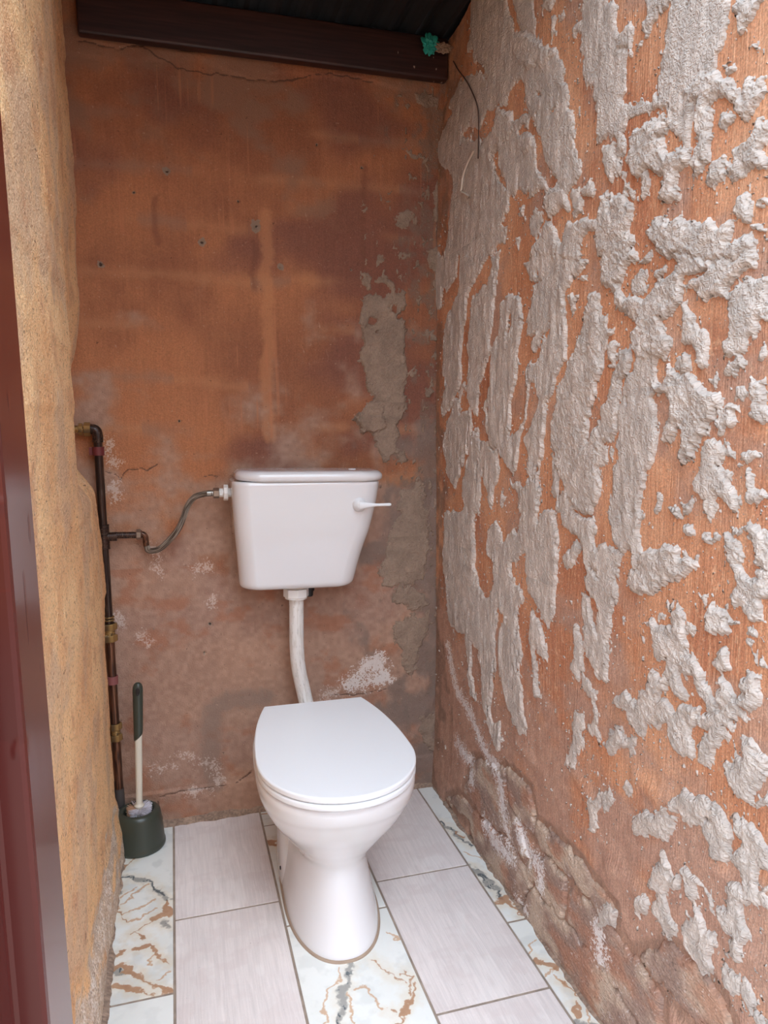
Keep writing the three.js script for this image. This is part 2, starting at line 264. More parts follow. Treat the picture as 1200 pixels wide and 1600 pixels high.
  D(7,[1086,1261,1043,1257,1046,1226,1038,1180,1037,1151,1031,1128,1036,1080,1047,1061,1058,1025,1069,990,1159,979,1152,1040,1136,1092,1135,1154,1127,1182,1115,1220,1093,1229]);
  D(-1,[981,1359,956,1364,930,1373,923,1369,949,1356,973,1346,980,1345]);
  D(-1,[1135,1392,1112,1388,1102,1368,1124,1366,1144,1377]);
  D(4,[1112,1388,1077,1384,1075,1356,1101,1352,1106,1369]);
  D(9,[1052,1382,1032,1391,1020,1381,1031,1371,1043,1370]);
  D(9,[1100,1409,1070,1411,1061,1401,1087,1401]);
  D(9,[1178,1305,1163,1304,1167,1293,1183,1295]);
  D(9,[1182,1277,1162,1278,1142,1271,1155,1250,1170,1254]);
  D(9,[1141,1254,1123,1267,1113,1252,1116,1231,1134,1213,1136,1177,1139,1149,1152,1117,1187,1111,1201,1125,1203,1172,1171,1183,1163,1211,1154,1233]);
  D(9,[981,1314,967,1314,951,1298,950,1284,929,1272,917,1253,916,1232,933,1231,948,1249,960,1269,978,1273,976,1292]);
  D(9,[988,1247,977,1258,967,1241,965,1216,982,1215]);
  D(9,[875,1321,858,1329,829,1328,813,1334,809,1278,825,1276,821,1260,843,1254,851,1242,865,1232,884,1236,888,1250,867,1259,872,1286,876,1302]);
  D(9,[879,1216,865,1232,853,1225,846,1216,860,1208]);
  D(9,[830,1200,803,1203,799,1150,824,1152,817,1169,832,1183]);
  D(4,[1213,1335,1185,1334,1183,1303,1192,1281,1200,1242,1207,1237]);
  D(4,[1199,1104,1151,1103,1160,1080,1196,1051]);
  D(4,[911,1211,895,1214,888,1203,900,1199]);
  D(4,[865,1188,856,1190,840,1179,852,1175,864,1177]);
  D(4,[828,1242,814,1245,805,1232,827,1232]);
  D(4,[878,1109,859,1105,858,1096,870,1096]);
  D(4,[841,1108,817,1105,814,1096,825,1089,843,1099]);
  D(4,[848,1088,840,1084,848,1081]);
  D(4,[875,1070,862,1071,868,1062,878,1063]);
  D(15,[1044,1208,1012,1207,1006,1236,994,1228,985,1210,956,1211,934,1205,927,1191,890,1185,882,1171,895,1164,900,1155,910,1148,909,1132,922,1127,935,1112,940,1090,961,1082,970,1094,961,1134,981,1143,991,1123,997,1108,1014,1115,1008,1148,994,1168,1003,1186,1026,1184,1039,1192]);
  D(8,[888,1169,860,1164,856,1157,881,1155]);
  D(8,[891,1155,875,1153,855,1141,864,1130,877,1139,882,1123,892,1132]);
  D(8,[908,1118,898,1118,880,1102,885,1084,878,1066,848,1043,840,1026,852,1022,860,1037,885,1037,881,1023,897,1011,911,1022,909,1037,929,1030,933,1037,924,1057,923,1093]);
  D(8,[824,1076,818,1072,813,1053,790,1046,812,1033,830,1040,825,1056]);
  D(8,[1024,1021,1011,1014,1018,1003,1027,1004]);
  D(8,[957,1022,943,1021,942,1009,960,1003]);
  D(7,[1159,982,1063,993,1063,970,1071,958,1061,929,1067,889,1081,886,1088,925,1106,919,1131,926,1147,950]);
  D(13,[1090,884,1063,895,1060,924,1039,933,1018,934,1002,942,978,940,971,944,955,932,926,938,920,926,935,909,949,910,971,895,1006,880,1022,865,1043,863,1069,843,1081,852,1089,867]);
  D(11,[954,977,937,986,932,971,946,964]);
  D(11,[908,977,891,985,881,979,893,966,907,967]);
  D(11,[986,999,975,1005,963,999,974,993]);
  D(11,[953,1010,942,1012,941,1004,952,1003]);
  D(11,[910,1013,894,1015,900,1007]);
  D(6,[1188,911,1160,918,1135,917,1111,915,1119,890,1122,863,1136,851,1129,820,1133,793,1141,769,1150,748,1144,723,1147,694,1151,668,1175,673]);
  D(10,[870,980,859,984,833,968,829,952,834,942,825,937,815,928,799,938,783,948,780,918,796,905,787,892,805,876,820,879,846,896,838,914,849,939,860,958,870,968]);
  D(10,[823,996,806,999,786,989,783,950,800,956,811,980]);
  D(10,[890,868,884,877,870,873,854,880,853,868,856,858,850,845,871,842,877,833,888,842,892,858]);
  D(10,[847,870,837,860,828,861,847,860]);
  D(10,[869,808,853,813,846,794,857,780,869,786]);
  D(10,[975,834,957,852,945,844,944,829,937,815,941,786,922,784,914,769,896,760,884,746,863,734,864,719,878,713,890,726,904,731,916,750,935,759,946,758,945,742,927,728,939,710,955,718,968,727,987,709,1002,687,969,688,946,689,917,713,908,712,905,690,922,670,909,649,908,636,929,615,941,622,958,639,971,660,994,637,1020,632,1027,617,1068,612,1074,636,1108,632,1128,630,1114,648,1081,663,1057,666,1036,683,1015,690,1020,703,1017,732,1001,734,988,725,969,748,970,766,1002,759,1011,761,1018,809,993,808,973,810]);
  D(10,[862,769,849,764,836,757,820,751,818,723,825,701,841,701,846,687,851,665,869,636,890,632,891,649,866,686,894,684,902,696,862,715,853,731,861,747]);
  D(10,[820,788,799,798,783,803,779,780,794,760,804,745,813,748,823,754,813,777]);
  D(10,[1134,563,1116,598,1096,597,1095,583,1071,578,1070,569,1098,557,1132,523,1146,539]);
  D(10,[804,698,792,701,763,691,760,655,781,631,788,608,809,604,822,619,837,644,820,667,798,669]);
  D(4,[857,994,836,1001,838,992,853,987]);
  D(4,[816,857,804,862,795,854,815,850]);
  D(4,[814,839,806,842,805,833,814,833]);
  D(4,[803,824,791,832,784,823,795,813]);
  D(4,[988,854,973,862,980,846,988,847]);
  D(4,[910,883,898,884,903,870]);
  D(4,[1003,829,989,833,998,817]);
  D(4,[933,832,919,838,911,828,928,820,936,823]);
  D(4,[1101,801,1094,800,1098,784]);
  D(4,[815,733,803,733,808,722,818,723]);
  D(4,[840,689,828,690,830,681,838,683]);
  D(4,[1066,586,1051,598,1053,562,1064,542,1067,562]);
  D(10,[947,534,933,561,914,567,892,568,859,581,853,571,834,561,828,552,826,505,852,494,863,498,864,518,879,526,870,551,879,533,900,514,922,512,926,521,946,524]);
  D(10,[1053,440,1035,461,1014,481,988,481,973,509,957,518,953,506,937,504,944,489,959,478,957,456,978,453,1003,438,1033,429,1052,425]);
  D(10,[817,555,810,577,798,586,783,580,765,571,753,566,750,533,767,525,773,533,774,508,767,486,785,459,797,453,796,439,782,417,779,409,789,382,800,365,816,369,808,392,825,398,836,416,818,432,823,459,814,471,796,477,800,491,821,516,806,530,792,548,808,551]);
  D(10,[976,428,968,432,963,418,950,409,930,413,941,392,954,349,945,338,928,327,939,303,950,289,967,288,964,313,982,325,979,350,996,345,1002,368,982,389]);
  D(10,[924,431,905,437,890,431,879,433,893,418,881,402,891,395,908,397,907,412,919,423]);
  D(10,[884,392,876,391,864,370,839,362,841,342,851,332,849,312,858,288,873,288,888,298,904,314,912,322,899,346,885,366]);
  D(10,[1026,316,1009,330,999,322,1007,304,1024,278,1033,281]);
  D(10,[1152,212,1120,237,1094,238,1103,203,1128,179,1150,176]);
  D(5,[1089,484,1070,495,1058,491,1065,483]);
  D(5,[1164,430,1128,454,1112,451,1121,430,1162,395,1171,351,1187,341,1196,394]);
  D(5,[764,493,748,508,746,483,763,484]);
  D(5,[774,625,758,635,757,622,774,616]);
  D(5,[872,429,858,426,849,402,860,411]);
  D(5,[817,329,805,344,792,346,788,327,795,305,809,312]);
  D(5,[782,341,777,353,758,338,762,312,778,317]);
  D(5,[753,315,734,329,733,308,749,294]);
  D(6,[1997,882,1773,909,1783,867,1771,822,1769,766,1747,710,1695,684,1639,746,1650,789,1689,810,1691,876,1653,893,1616,883,1606,849,1547,896,1513,882,1515,916,1500,941,1439,948,1431,923,1396,954,1356,958,1346,908,1337,859,1342,807,1345,748,1378,704,1400,726,1423,750,1461,762,1477,785,1472,848,1511,838,1560,806,1542,767,1500,761,1491,741,1523,710,1503,638,1486,605,1500,562,1481,491,1455,436,1503,412,1538,438,1575,484,1612,524,1615,605,1590,673,1637,682,1626,652,1643,597,1641,535,1649,470,1667,420,1645,373,1599,396,1588,359,1615,313,1664,347,1707,405,1719,488,1732,549,1785,555,1794,462,1748,393,1792,395,1818,500,1831,560,1952,555,1980,644,2008,735]);
  D(10,[1838,873,1772,873,1781,799,1757,704,1799,659,1809,594,1855,609,1846,720,1825,813]);
  D(8,[1269,747,1244,741,1224,701,1228,661,1250,630,1282,653,1259,681]);
  D(8,[1242,809,1219,805,1194,761,1174,735,1170,662,1207,687,1214,714,1240,768]);
  D(8,[1444,730,1406,710,1370,628,1388,626,1426,661,1425,625,1414,562,1398,538,1420,526,1440,620,1456,656]);
  D(8,[1336,961,1280,967,1250,957,1211,965,1208,913,1184,905,1182,872,1211,873,1181,857,1178,809,1208,814,1232,837,1216,856,1247,894,1254,919,1284,930,1309,936]);
  D(8,[1312,873,1265,911,1258,896,1269,868,1305,855]);
  D(4,[1233,646,1204,643,1186,627,1177,563,1163,538,1193,544,1205,555,1189,575,1191,616,1232,624]);
  D(4,[1258,557,1223,564,1219,499,1242,482,1252,442,1283,432,1256,504]);
  D(6,[1888,1584,1712,1548,1760,1517,1820,1480,1852,1436,1862,1392,1883,1331,1870,1253,1915,1225,1939,1181,2014,1159,2027,1183,1989,1241,2016,1297,2017,1374,1993,1429,1909,1482,1887,1516]);
  D(4,[2087,1625,1911,1589,1922,1539,1981,1515,2019,1522,2031,1470,2085,1478]);
  D(6,[1693,1544,1648,1534,1655,1494,1680,1427,1688,1371,1695,1314,1732,1258,1771,1215,1770,1158,1813,1179,1847,1243,1892,1224,1879,1159,1812,1175,1800,1112,1758,1125,1747,1093,1698,1090,1640,1061,1639,1014,1656,981,1673,927,1704,968,1735,1019,1752,908,1850,896,1852,985,1810,1074,1842,1051,1876,1010,1922,957,1972,981,2013,1067,1975,1141,1903,1203,1825,1242,1832,1326,1808,1405,1799,1461,1719,1475,1692,1504]);
  D(7,[1635,1420,1593,1439,1543,1428,1527,1404,1528,1352,1538,1286,1552,1248,1567,1194,1574,1157,1580,1101,1539,1117,1508,1135,1488,1209,1497,1241,1469,1287,1456,1327,1421,1340,1388,1361,1363,1380,1353,1425,1333,1407,1329,1329,1326,1266,1344,1252,1362,1224,1387,1199,1406,1156,1410,1095,1429,1053,1424,947,1508,937,1480,1021,1474,1068,1491,1096,1455,1139,1435,1190,1452,1232,1482,1240,1487,1191,1507,1128,1521,1084,1560,1023,1604,1055,1678,1090,1698,1118,1720,1178,1693,1236,1676,1312,1650,1348]);
  D(5,[1475,1430,1446,1432,1380,1459,1318,1466,1260,1441,1322,1414,1344,1381,1388,1361,1421,1330,1478,1329,1501,1339,1480,1387]);
  D(5,[1522,1490,1456,1494,1330,1468,1419,1437,1461,1441]);
  D(-1,[1448,1306,1401,1347,1385,1358,1387,1339,1419,1300,1446,1265,1482,1254,1476,1288]);
  D(-1,[1599,1382,1574,1394,1564,1331,1581,1355,1597,1327]);
  D(10,[1245,1383,1229,1389,1211,1380,1203,1242,1209,1219,1223,1178,1232,1140,1241,1100,1197,1143,1190,1007,1212,977,1251,973,1281,979,1313,1014,1341,1055,1368,1080,1371,1142,1354,1188,1348,1210,1313,1243,1285,1290,1264,1327]);
  D(-1,[1209,1222,1200,1222,1195,1146,1226,1143,1223,1176]);
  D(6,[1344,998,1307,1012,1286,964,1349,956]);
  D(6,[1371,1070,1347,1058,1344,998,1364,990]);
  D(6,[1314,1388,1291,1390,1300,1353]);
  D(6,[1270,1422,1253,1416,1258,1408]);
  D(6,[1568,1007,1502,1002,1457,1023,1454,944,1515,936,1525,981]);
  D(6,[1619,972,1592,967,1609,938]);
  // streaks left bare where the trowel dragged thin, and crumbs thrown round the thick daubs
  const { F, T, w, h, d } = fieldR;
  for (let y = 0; y < h; y++) for (let x = 0; x < w; x++) {
    const i = y * w + x, u = 0.72 + x * d, v = y * d, slant = u * 0.5;
    if (F[i] > -0.02 && T[i] < 0.0075) F[i] = Math.min(F[i] + 0.003, F[i] * 0.5 + 0.008 - 0.02 * sstep(0.74, 0.86, 0.65 * vn(u * 62, v * 13 + slant * 8) + 0.35 * vn(u * 170, v * 46)));
    const c = vn(u * 150 + 60, v * 130), c2 = vn(u * 290, v * 250 + 60), nearer = vn(u * 9 + 3, v * 8);
    if (F[i] < 0 && v > 0.12) {
      if (c > 0.92 && nearer > 0.45) { F[i] = Math.max(F[i], (c - 0.92) * 0.05); T[i] = Math.max(T[i], 0.004); }
      else if (c2 > 0.88 - 0.05 * nearer && F[i] > -0.05) { F[i] = Math.max(F[i], (c2 - 0.88 + 0.05 * nearer) * 0.02); T[i] = Math.max(T[i], 0.0025); }
    }
  }
}
raise(fieldR, 'cement_daub', 'cement_specks', rightPlace, (u, v, k) => {
  const f = fieldR.F[k], t = fieldR.T[k]; let h = baseR(u, v);
  if (f <= 0) return h - 0.0015 + Math.max(-0.008, f * 1.4);
  const thick = sstep(0.006, 0.011, t), edge = Math.sqrt(clamp(f / 0.005));
  const lump = fbm(u * 42, v * 38, 2), crumb = Math.abs(vn(u * 130, v * 120) - 0.5) * 2, grit = Math.abs(vn(u * 230, v * 215 + 5) - 0.5) * 2, drag = vn(u * 58, v * 15 + u * 14), drag2 = vn(u * 170, v * 40 + u * 20);
  return h + 0.0006 + edge * lerp(t * (0.3 + 0.65 * drag + 0.35 * drag2) + 0.0012 * lump, t * (0.34 + 0.5 * lump) + 0.0024 * crumb + 0.0018 * grit, thick);
}, true, M.cement, wallRight);
{ // worn blocks of the footing, bare where the render has fallen away
  const toneK = coarse(0.6, 2.1, 0, 0.6, 0.003, (u, v) => fbm(u * 16, v * 20, 4)), redK = coarse(0.6, 2.1, 0, 0.6, 0.003, (u, v) => sstep(0.52, 0.72, fbm(u * 13 + 4, v * 22, 4)));
  const stone = std({ roughness: 0.95, bumpMap: crumbBump, bumpScale: 0.003, map: tex(2048, 768, (a, b) => {
    const u = 0.6 + a * 1.5, v = b * 0.6, n = vn(u * 500, v * 500), g = 0.88 + 0.2 * n; let c = mix([196, 172, 152], [160, 132, 118], sstep(0.35, 0.66, toneK(u, v))); c = mix(c, [182, 124, 96], redK(u, v) * 0.55);
    if (vn(u * 330, v * 330 + 50) > 0.93) c = c.map((x) => x * 0.68); const e = effD(u, v); let w2 = 0.5 * vn(u * 420, v * 460) + 0.32 * vn(u * 170, v * 190) + 0.18 * vn(u * 50, v * 50); w2 = Math.max(sstep(0.66, 0.82, w2) * 0.5, e < 0.05 ? 0.85 * sstep(0.48, 0.68, w2 + 0.3 * (1 - e / 0.022)) : 0);
    return mix(c.map((x) => x * g), [238, 232, 230], w2); }) });
  blocks.forEach((p, n) => {
    let a = 9, b = 0, c = 9, e = 0; for (let i = 0; i < p.length; i += 2) { a = Math.min(a, p[i]); b = Math.max(b, p[i]); c = Math.min(c, p[i + 1]); e = Math.max(e, p[i + 1]); }
    const f = new Field(a - 0.016, b + 0.016, Math.max(0, c - 0.016), e + 0.016, 0.004); f.daub(10, p.map((x) => x * 1000), 0.9); for (let i = 0; i < f.F.length; i++) f.F[i] += 0.004;
    raise(f, 'masonry_block', 'block_crumb', rightPlace, (u, v, k) => { const q = f.F[k], h = 0.002 + 0.012 * sstep(0.25, 0, v); return q <= 0 ? h - 0.003 + Math.max(-0.006, q) : h + 0.0065 * Math.sqrt(clamp(q / 0.009)) + 0.005 * fbm(u * 14 + n * 5, v * 16, 3) + 0.0012 * vn(u * 160, v * 150); }, true, stone, wallRight, 20, (u, v) => [(u - 0.6) / 1.5, v / 0.6]);
  });
}

// ---------------------------------------------------------------- back wall: ghost courses under a smoothed mud render
const scr = [[-133, 1348, -107, 1278, -88, 1216, -70, 1148], [317, 1424, 355, 1369, 387, 1294], [409, 1427, 432, 1342, 451, 1276], [371, 1737, 394, 1657], [412, 1603, 430, 1539], [-182, 1135, -13, 1125, 103, 1098]].map(metres);
const crk = [[-184, 2088, -95, 2078, -42, 2097, 9, 2069, 71, 2046, 163, 2048, 266, 2047, 324, 2049, 383, 2069, 463, 2083, 576, 2078], [-42, 2097, 37, 2099, 118, 2096], [-175, 1018, -150, 1010, -137, 994, -130, 1010, -115, 1020, -71, 1019, -39, 1033], [81, 1000, 122, 996], [-74, 86, -8, 91, 64, 91, 137, 96, 188, 115], [430, 330, 520, 318, 610, 330], [620, 118, 690, 122], [-80, 75, -70, 0]].map(metres);
const effB = [[-169, 615, -152, 595], [-100, 556, -83, 535], [47, 167, 90, 155, 89, 103], [-89, 171, -33, 173], [-8, 86, 69, 90], [24, 180, -4, 195], [52, 736, 76, 741], [92, 656, 94, 637], [416, 330, 485, 343], [-165, 1090, -150, 1040], [-158, 980, -152, 940], [-60, 790, -50, 740]].map(metres);
const effB2 = [[478, 358, 527, 388, 577, 418, 598, 366, 541, 358, 478, 358]].map(metres);
const wash = [[74, 241, 86, 322, 126, 348, 233, 341], [75, 282, 71, 169, 79, 105]].map(metres);
const holes = [[14, 1795, 7], [242, 1672, 11], [98, 1622, 7], [-159, 1551, 6], [-70, 1736, 4], [196, 1732, 4], [413, 1896, 4], [539, 1848, 5], [504, 1571, 4], [21, 1149, 4], [83, 577, 5], [64, 494, 5], [-70, 575, 3], [305, 1567, 6]].map(metres);
const verts = [[268, 1703, 267, 1505, 262, 1103], [-19, 1725, -19, 1614], [234, 1629, 230, 1503], [542, 1849, 539, 1573]].map(metres);
const crackB = new Field(XL, XR, 0, ROOF, 0.004);
for (const l of crk) crackB.near(l, 0.03, (i, u, v) => { const d = dline(l, u + (vn(u * 60, v * 60) - 0.5) * 0.008, v + (vn(u * 60 + 9, v * 60) - 0.5) * 0.008); crackB.F[i] = Math.max(crackB.F[i], -d); });
function baseB(u, v) {
  let h = 0.006 * fbm(u * 4, v * 4, 3) + 0.0015 * vn(u * 60, v * 30) + 0.002 * (vn(0.3, v * 7.4) - 0.5);
  const d = -crackB.at(crackB.F, u, v); if (d < 0.02) h -= 0.005 * sstep(0.004, 0, d) * sstep(0.15, 0.6, vn(u * 14, v * 14));
  if (v > 2.02) { const edge = v - (2.05 + 0.03 * vn(u * 9, 3)); h += 0.006 * sstep(-0.004, 0.004, edge) * vn(u * 20, v * 20); }
  for (const q of holes) { const r = Math.hypot(u - q[0], v - q[1]); if (r < q[2] * 2.2) h += r < q[2] * 0.7 ? -0.008 * (1 - r / q[2]) : 0.003 * vn(u * 300, v * 300); }
  if (v < 0.62) h += 0.008 * (fbm(u * 12 + 3, v * 14, 4) - 0.5) * sstep(0.62, 0.3, v);
  if (v < 0.1) h += 0.006;
  return h + 0.01 * sstep(XR - 0.1, XR, u) * fbm(u * 40, v * 25, 3);
}
const backPlace = (u, v, h) => [u, v, ZB - 0.004 + h];
const BX = [XL - 0.09, XR + 0.04, 0, ROOF];
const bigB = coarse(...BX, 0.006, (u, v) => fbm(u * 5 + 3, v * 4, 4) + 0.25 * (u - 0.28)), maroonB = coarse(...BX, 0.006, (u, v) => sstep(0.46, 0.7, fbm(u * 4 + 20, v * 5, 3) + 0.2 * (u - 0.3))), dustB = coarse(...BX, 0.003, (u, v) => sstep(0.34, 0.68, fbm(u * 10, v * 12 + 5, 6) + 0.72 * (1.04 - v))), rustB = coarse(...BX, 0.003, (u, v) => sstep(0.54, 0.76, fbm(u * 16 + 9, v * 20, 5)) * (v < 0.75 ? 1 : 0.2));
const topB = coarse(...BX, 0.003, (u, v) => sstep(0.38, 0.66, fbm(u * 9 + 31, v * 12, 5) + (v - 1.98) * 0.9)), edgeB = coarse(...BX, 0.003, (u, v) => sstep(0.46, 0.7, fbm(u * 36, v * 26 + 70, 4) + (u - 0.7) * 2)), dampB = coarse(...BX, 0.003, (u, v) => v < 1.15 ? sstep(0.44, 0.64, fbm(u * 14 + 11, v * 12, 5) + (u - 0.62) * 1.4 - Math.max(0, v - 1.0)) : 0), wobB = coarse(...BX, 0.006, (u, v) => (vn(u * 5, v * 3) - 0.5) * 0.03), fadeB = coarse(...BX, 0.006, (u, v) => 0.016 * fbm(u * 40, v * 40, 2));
const scrD = distances(scr, 0.012, ...BX), washD = distances(wash, 0.06, ...BX), effBD2 = distances(effB2, 0.04, ...BX), effBD = distances(effB, 0.04, ...BX), vertD = [distances([verts[0]], 0.05, ...BX), distances(verts.slice(1), 0.03, ...BX)];
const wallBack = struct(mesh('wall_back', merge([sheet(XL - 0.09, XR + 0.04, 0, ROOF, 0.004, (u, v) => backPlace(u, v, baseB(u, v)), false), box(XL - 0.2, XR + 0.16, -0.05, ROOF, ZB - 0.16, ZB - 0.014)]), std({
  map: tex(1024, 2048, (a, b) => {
    const u = BX[0] + a * (BX[1] - BX[0]), v = b * ROOF, st = vn(u * 330, v * 16), n1 = vn(u * 90, v * 90), n2 = vn(u * 240, v * 240);
    let c = mix([182, 120, 82], [150, 96, 68], sstep(0.3, 0.68, bigB(u, v)));
    c = mix(c, [128, 82, 68], maroonB(u, v) * 0.8);
    c = c.map((x) => x * (0.9 + 0.06 * st + 0.14 * vn(u * 420, v * 420)));
    const k = (v + wobB(u, v) - 1.12) / 0.135, kr = Math.round(k), f = Math.abs(k - kr) * 0.135;
    if (v > 0.95 && v < 2) c = mix(c, vn(u * 7, kr * 3) > 0.5 ? [194, 138, 98] : [160, 124, 104], sstep(0.04, 0.004, f + fadeB(u, v) * 1.4) * 0.55 * sstep(0.25, 0.6, vn(u * 6 + 50, kr * 7.7)));
    const wv = (vn(3, v * 20) - 0.5) * 0.012, v0 = vertD[0](u + wv, v), v1 = vertD[1](u + wv, v); if (v0 < 0.05) c = mix(c, [204, 142, 98], 0.55 * sstep(0.03, 0.012, v0 + 0.008 * n1)); if (v1 < 0.03) c = mix(c, [120, 76, 58], 0.45 * sstep(0.018, 0.003, v1 + 0.008 * n1));
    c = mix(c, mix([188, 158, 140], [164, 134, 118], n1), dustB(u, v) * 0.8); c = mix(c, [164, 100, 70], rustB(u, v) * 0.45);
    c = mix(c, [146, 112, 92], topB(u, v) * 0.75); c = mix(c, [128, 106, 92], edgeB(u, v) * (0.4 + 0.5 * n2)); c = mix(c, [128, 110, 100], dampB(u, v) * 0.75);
    const wd = washD(u, v); if (wd < 0.06) c = mix(c, [138, 116, 104], 0.65 * sstep(0.04, 0.012, wd + (n1 - 0.5) * 0.02));
    const sd1 = scrD(u, v); if (sd1 < 0.012) c = mix(c, [202, 168, 148], 0.65 * sstep(0.0045, 0.001, sd1 + 0.004 * n1 + 0.003 * n2) * sstep(0.2, 0.5, vn(u * 30, v * 30)));
    const dr = vn(u * 160, v * 6 + 40), dz = vn(u * 9 + 2, v * 7); if (v > 1.1 && dz > 0.55 && dr > 0.8) c = mix(c, [196, 128, 90], 0.45 * sstep(0.8, 0.95, dr) * sstep(0.55, 0.7, dz));
    for (const q of holes) if (Math.abs(u - q[0]) < 0.02 && Math.abs(v - q[1]) < 0.02) { const r = Math.hypot(u - q[0], v - q[1]) + (vn(u * 150, v * 150) - 0.5) * q[2]; if (r < q[2] * (q[2] > 0.0055 ? 1.5 : 0.8)) c = mix(c, r < q[2] * 0.42 ? [52, 42, 36] : [146, 132, 118], 0.8); }
    const cd = -crackB.at(crackB.F, u, v); if (cd < 0.002) c = mix(c, [74, 54, 46], 0.6);
    if (v < 0.5) { const e = effBD2(u, v); if (e < 0.04) c = mix(c, [232, 224, 220], 0.85 * sstep(0.46, 0.66, 0.42 * vn(u * 420, v * 420) + 0.3 * vn(u * 170, v * 170) + 0.28 * vn(u * 45, v * 45) + 0.24 * (1 - e / 0.026))); }
    if (v < 1.15) { const e = effBD(u, v); if (e < 0.04) c = mix(c, [222, 208, 200], 0.62 * sstep(0.58, 0.78, 0.42 * vn(u * 420, v * 420) + 0.3 * vn(u * 170, v * 170) + 0.28 * vn(u * 45, v * 45) + 0.24 * (1 - e / 0.02))); }
    if (n2 > 0.955) c = mix(c, [210, 178, 156], 0.45); else if (n2 < 0.03) c = c.map((x) => x * 0.65);
    return c;
  }), bumpMap: bumpRep(fineBump, 4, 8), bumpScale: 0.0016, roughness: 0.85 })));
const fieldB = new Field(XL, XR - 0.004, 0, ROOF - 0.12, 0.0028);
{
  const D = (t, l) => fieldB.daub(t, l, 1.5);
  D(7,[540,1503,608,1505,614,1526,581,1545,586,1558,625,1557,636,1522,664,1513,666,1466,647,1455,666,1445,669,1382,666,1303,675,1250,669,1196,646,1143,640,1099,663,1028,629,1040,606,1029,578,1062,567,1111,528,1122,515,1149,534,1186,545,1196,557,1233,535,1296,533,1379,539,1451]);
  D(-1,[553,1436,580,1437,580,1411,553,1411]);
  D(-1,[616,1480,647,1491,641,1460,619,1459]);
  D(15,[517,1149,540,1186,584,1188,606,1159,595,1121,567,1106,534,1117]);
  D(5,[642,1731,670,1745,692,1739,697,1725,675,1693,653,1691,642,1711]);
  D(5,[543,1559,565,1560,570,1524,543,1523]);
  D(5,[650,1564,658,1569,661,1544]);
  D(5,[537,1768,547,1754,544,1729]);
  D(5,[582,1786,607,1778,604,1763]);
  D(5,[566,1676,579,1666,579,1636]);
  D(5,[539,1664,560,1665,549,1655]);
  D(5,[623,1659,647,1650,636,1640]);
  D(5,[576,1616,592,1622,598,1597,581,1586]);
  D(5,[549,1609,565,1585,554,1584]);
  D(5,[759,1739,782,1751,790,1716,776,1699,762,1709]);
  D(5,[731,1635,788,1653,788,1570,754,1563,731,1578]);
  D(5,[748,1542,777,1549,783,1523,748,1511]);
  D(5,[726,1400,743,1427,755,1406,737,1384]);
  D(5,[675,1287,703,1298,709,1272,686,1266]);
  D(5,[726,1250,749,1256,755,1224,732,1218]);
  D(4,[687,2063,728,2076,743,2032,707,2038]);
  D(4,[733,2049,779,2064,779,2018,738,2023]);
  D(4,[652,1914,687,1912,730,1898,728,1884,667,1897]);
  D(4,[576,1802,611,1773,601,1763]);
  D(4,[759,1831,802,1815,802,1701,760,1717]);
  D(4,[648,940,726,963,733,862,740,810,740,701,734,656,673,647,588,653,588,704,608,804,641,865]);
  D(5,[634,637,673,647,734,630,741,570,673,569,634,604]);
  D(4,[633,546,734,551,727,485,700,435,700,381,673,357,646,440,627,507]);
  D(4,[707,219,763,226,770,107,742,104,721,142]);
}
for (let y = 0; y < fieldB.h; y++) for (let x = 0; x < fieldB.w; x++) { // cement splashed off the trowel into the right corner
  const i = y * fieldB.w + x, u = XL + x * fieldB.d, v = y * fieldB.d; if (u < 0.54 || v < 0.5) continue;
  const c = 0.6 * vn(u * 75, v * 42) + 0.4 * vn(u * 190, v * 120), lim = 0.86 - 0.22 * sstep(0.56, 0.74, u) * (0.5 + 0.5 * vn(u * 6, v * 5)); if (c > lim) { fieldB.F[i] = Math.max(fieldB.F[i], (c - lim) * 0.04); fieldB.T[i] = Math.max(fieldB.T[i], 0.004); }
}
raise(fieldB, 'cement_daub', 'cement_specks', backPlace, (u, v, k) => {
  const f = fieldB.F[k], t = fieldB.T[k], h = baseB(u, v); if (f <= 0) return h - 0.0012 + Math.max(-0.008, f);
  return h + 0.0006 + t * Math.sqrt(clamp(f / 0.01)) * (0.3 + 0.7 * fbm(u * 30, v * 28, 4) + 0.35 * sstep(0.45, 0.6, vn(u * 26, v * 34)));
}, false, std({ map: cementMap, color: 0xc4b4a6, bumpMap: crumbBump, bumpScale: 0.003, roughness: 0.93 }), wallBack, 60);

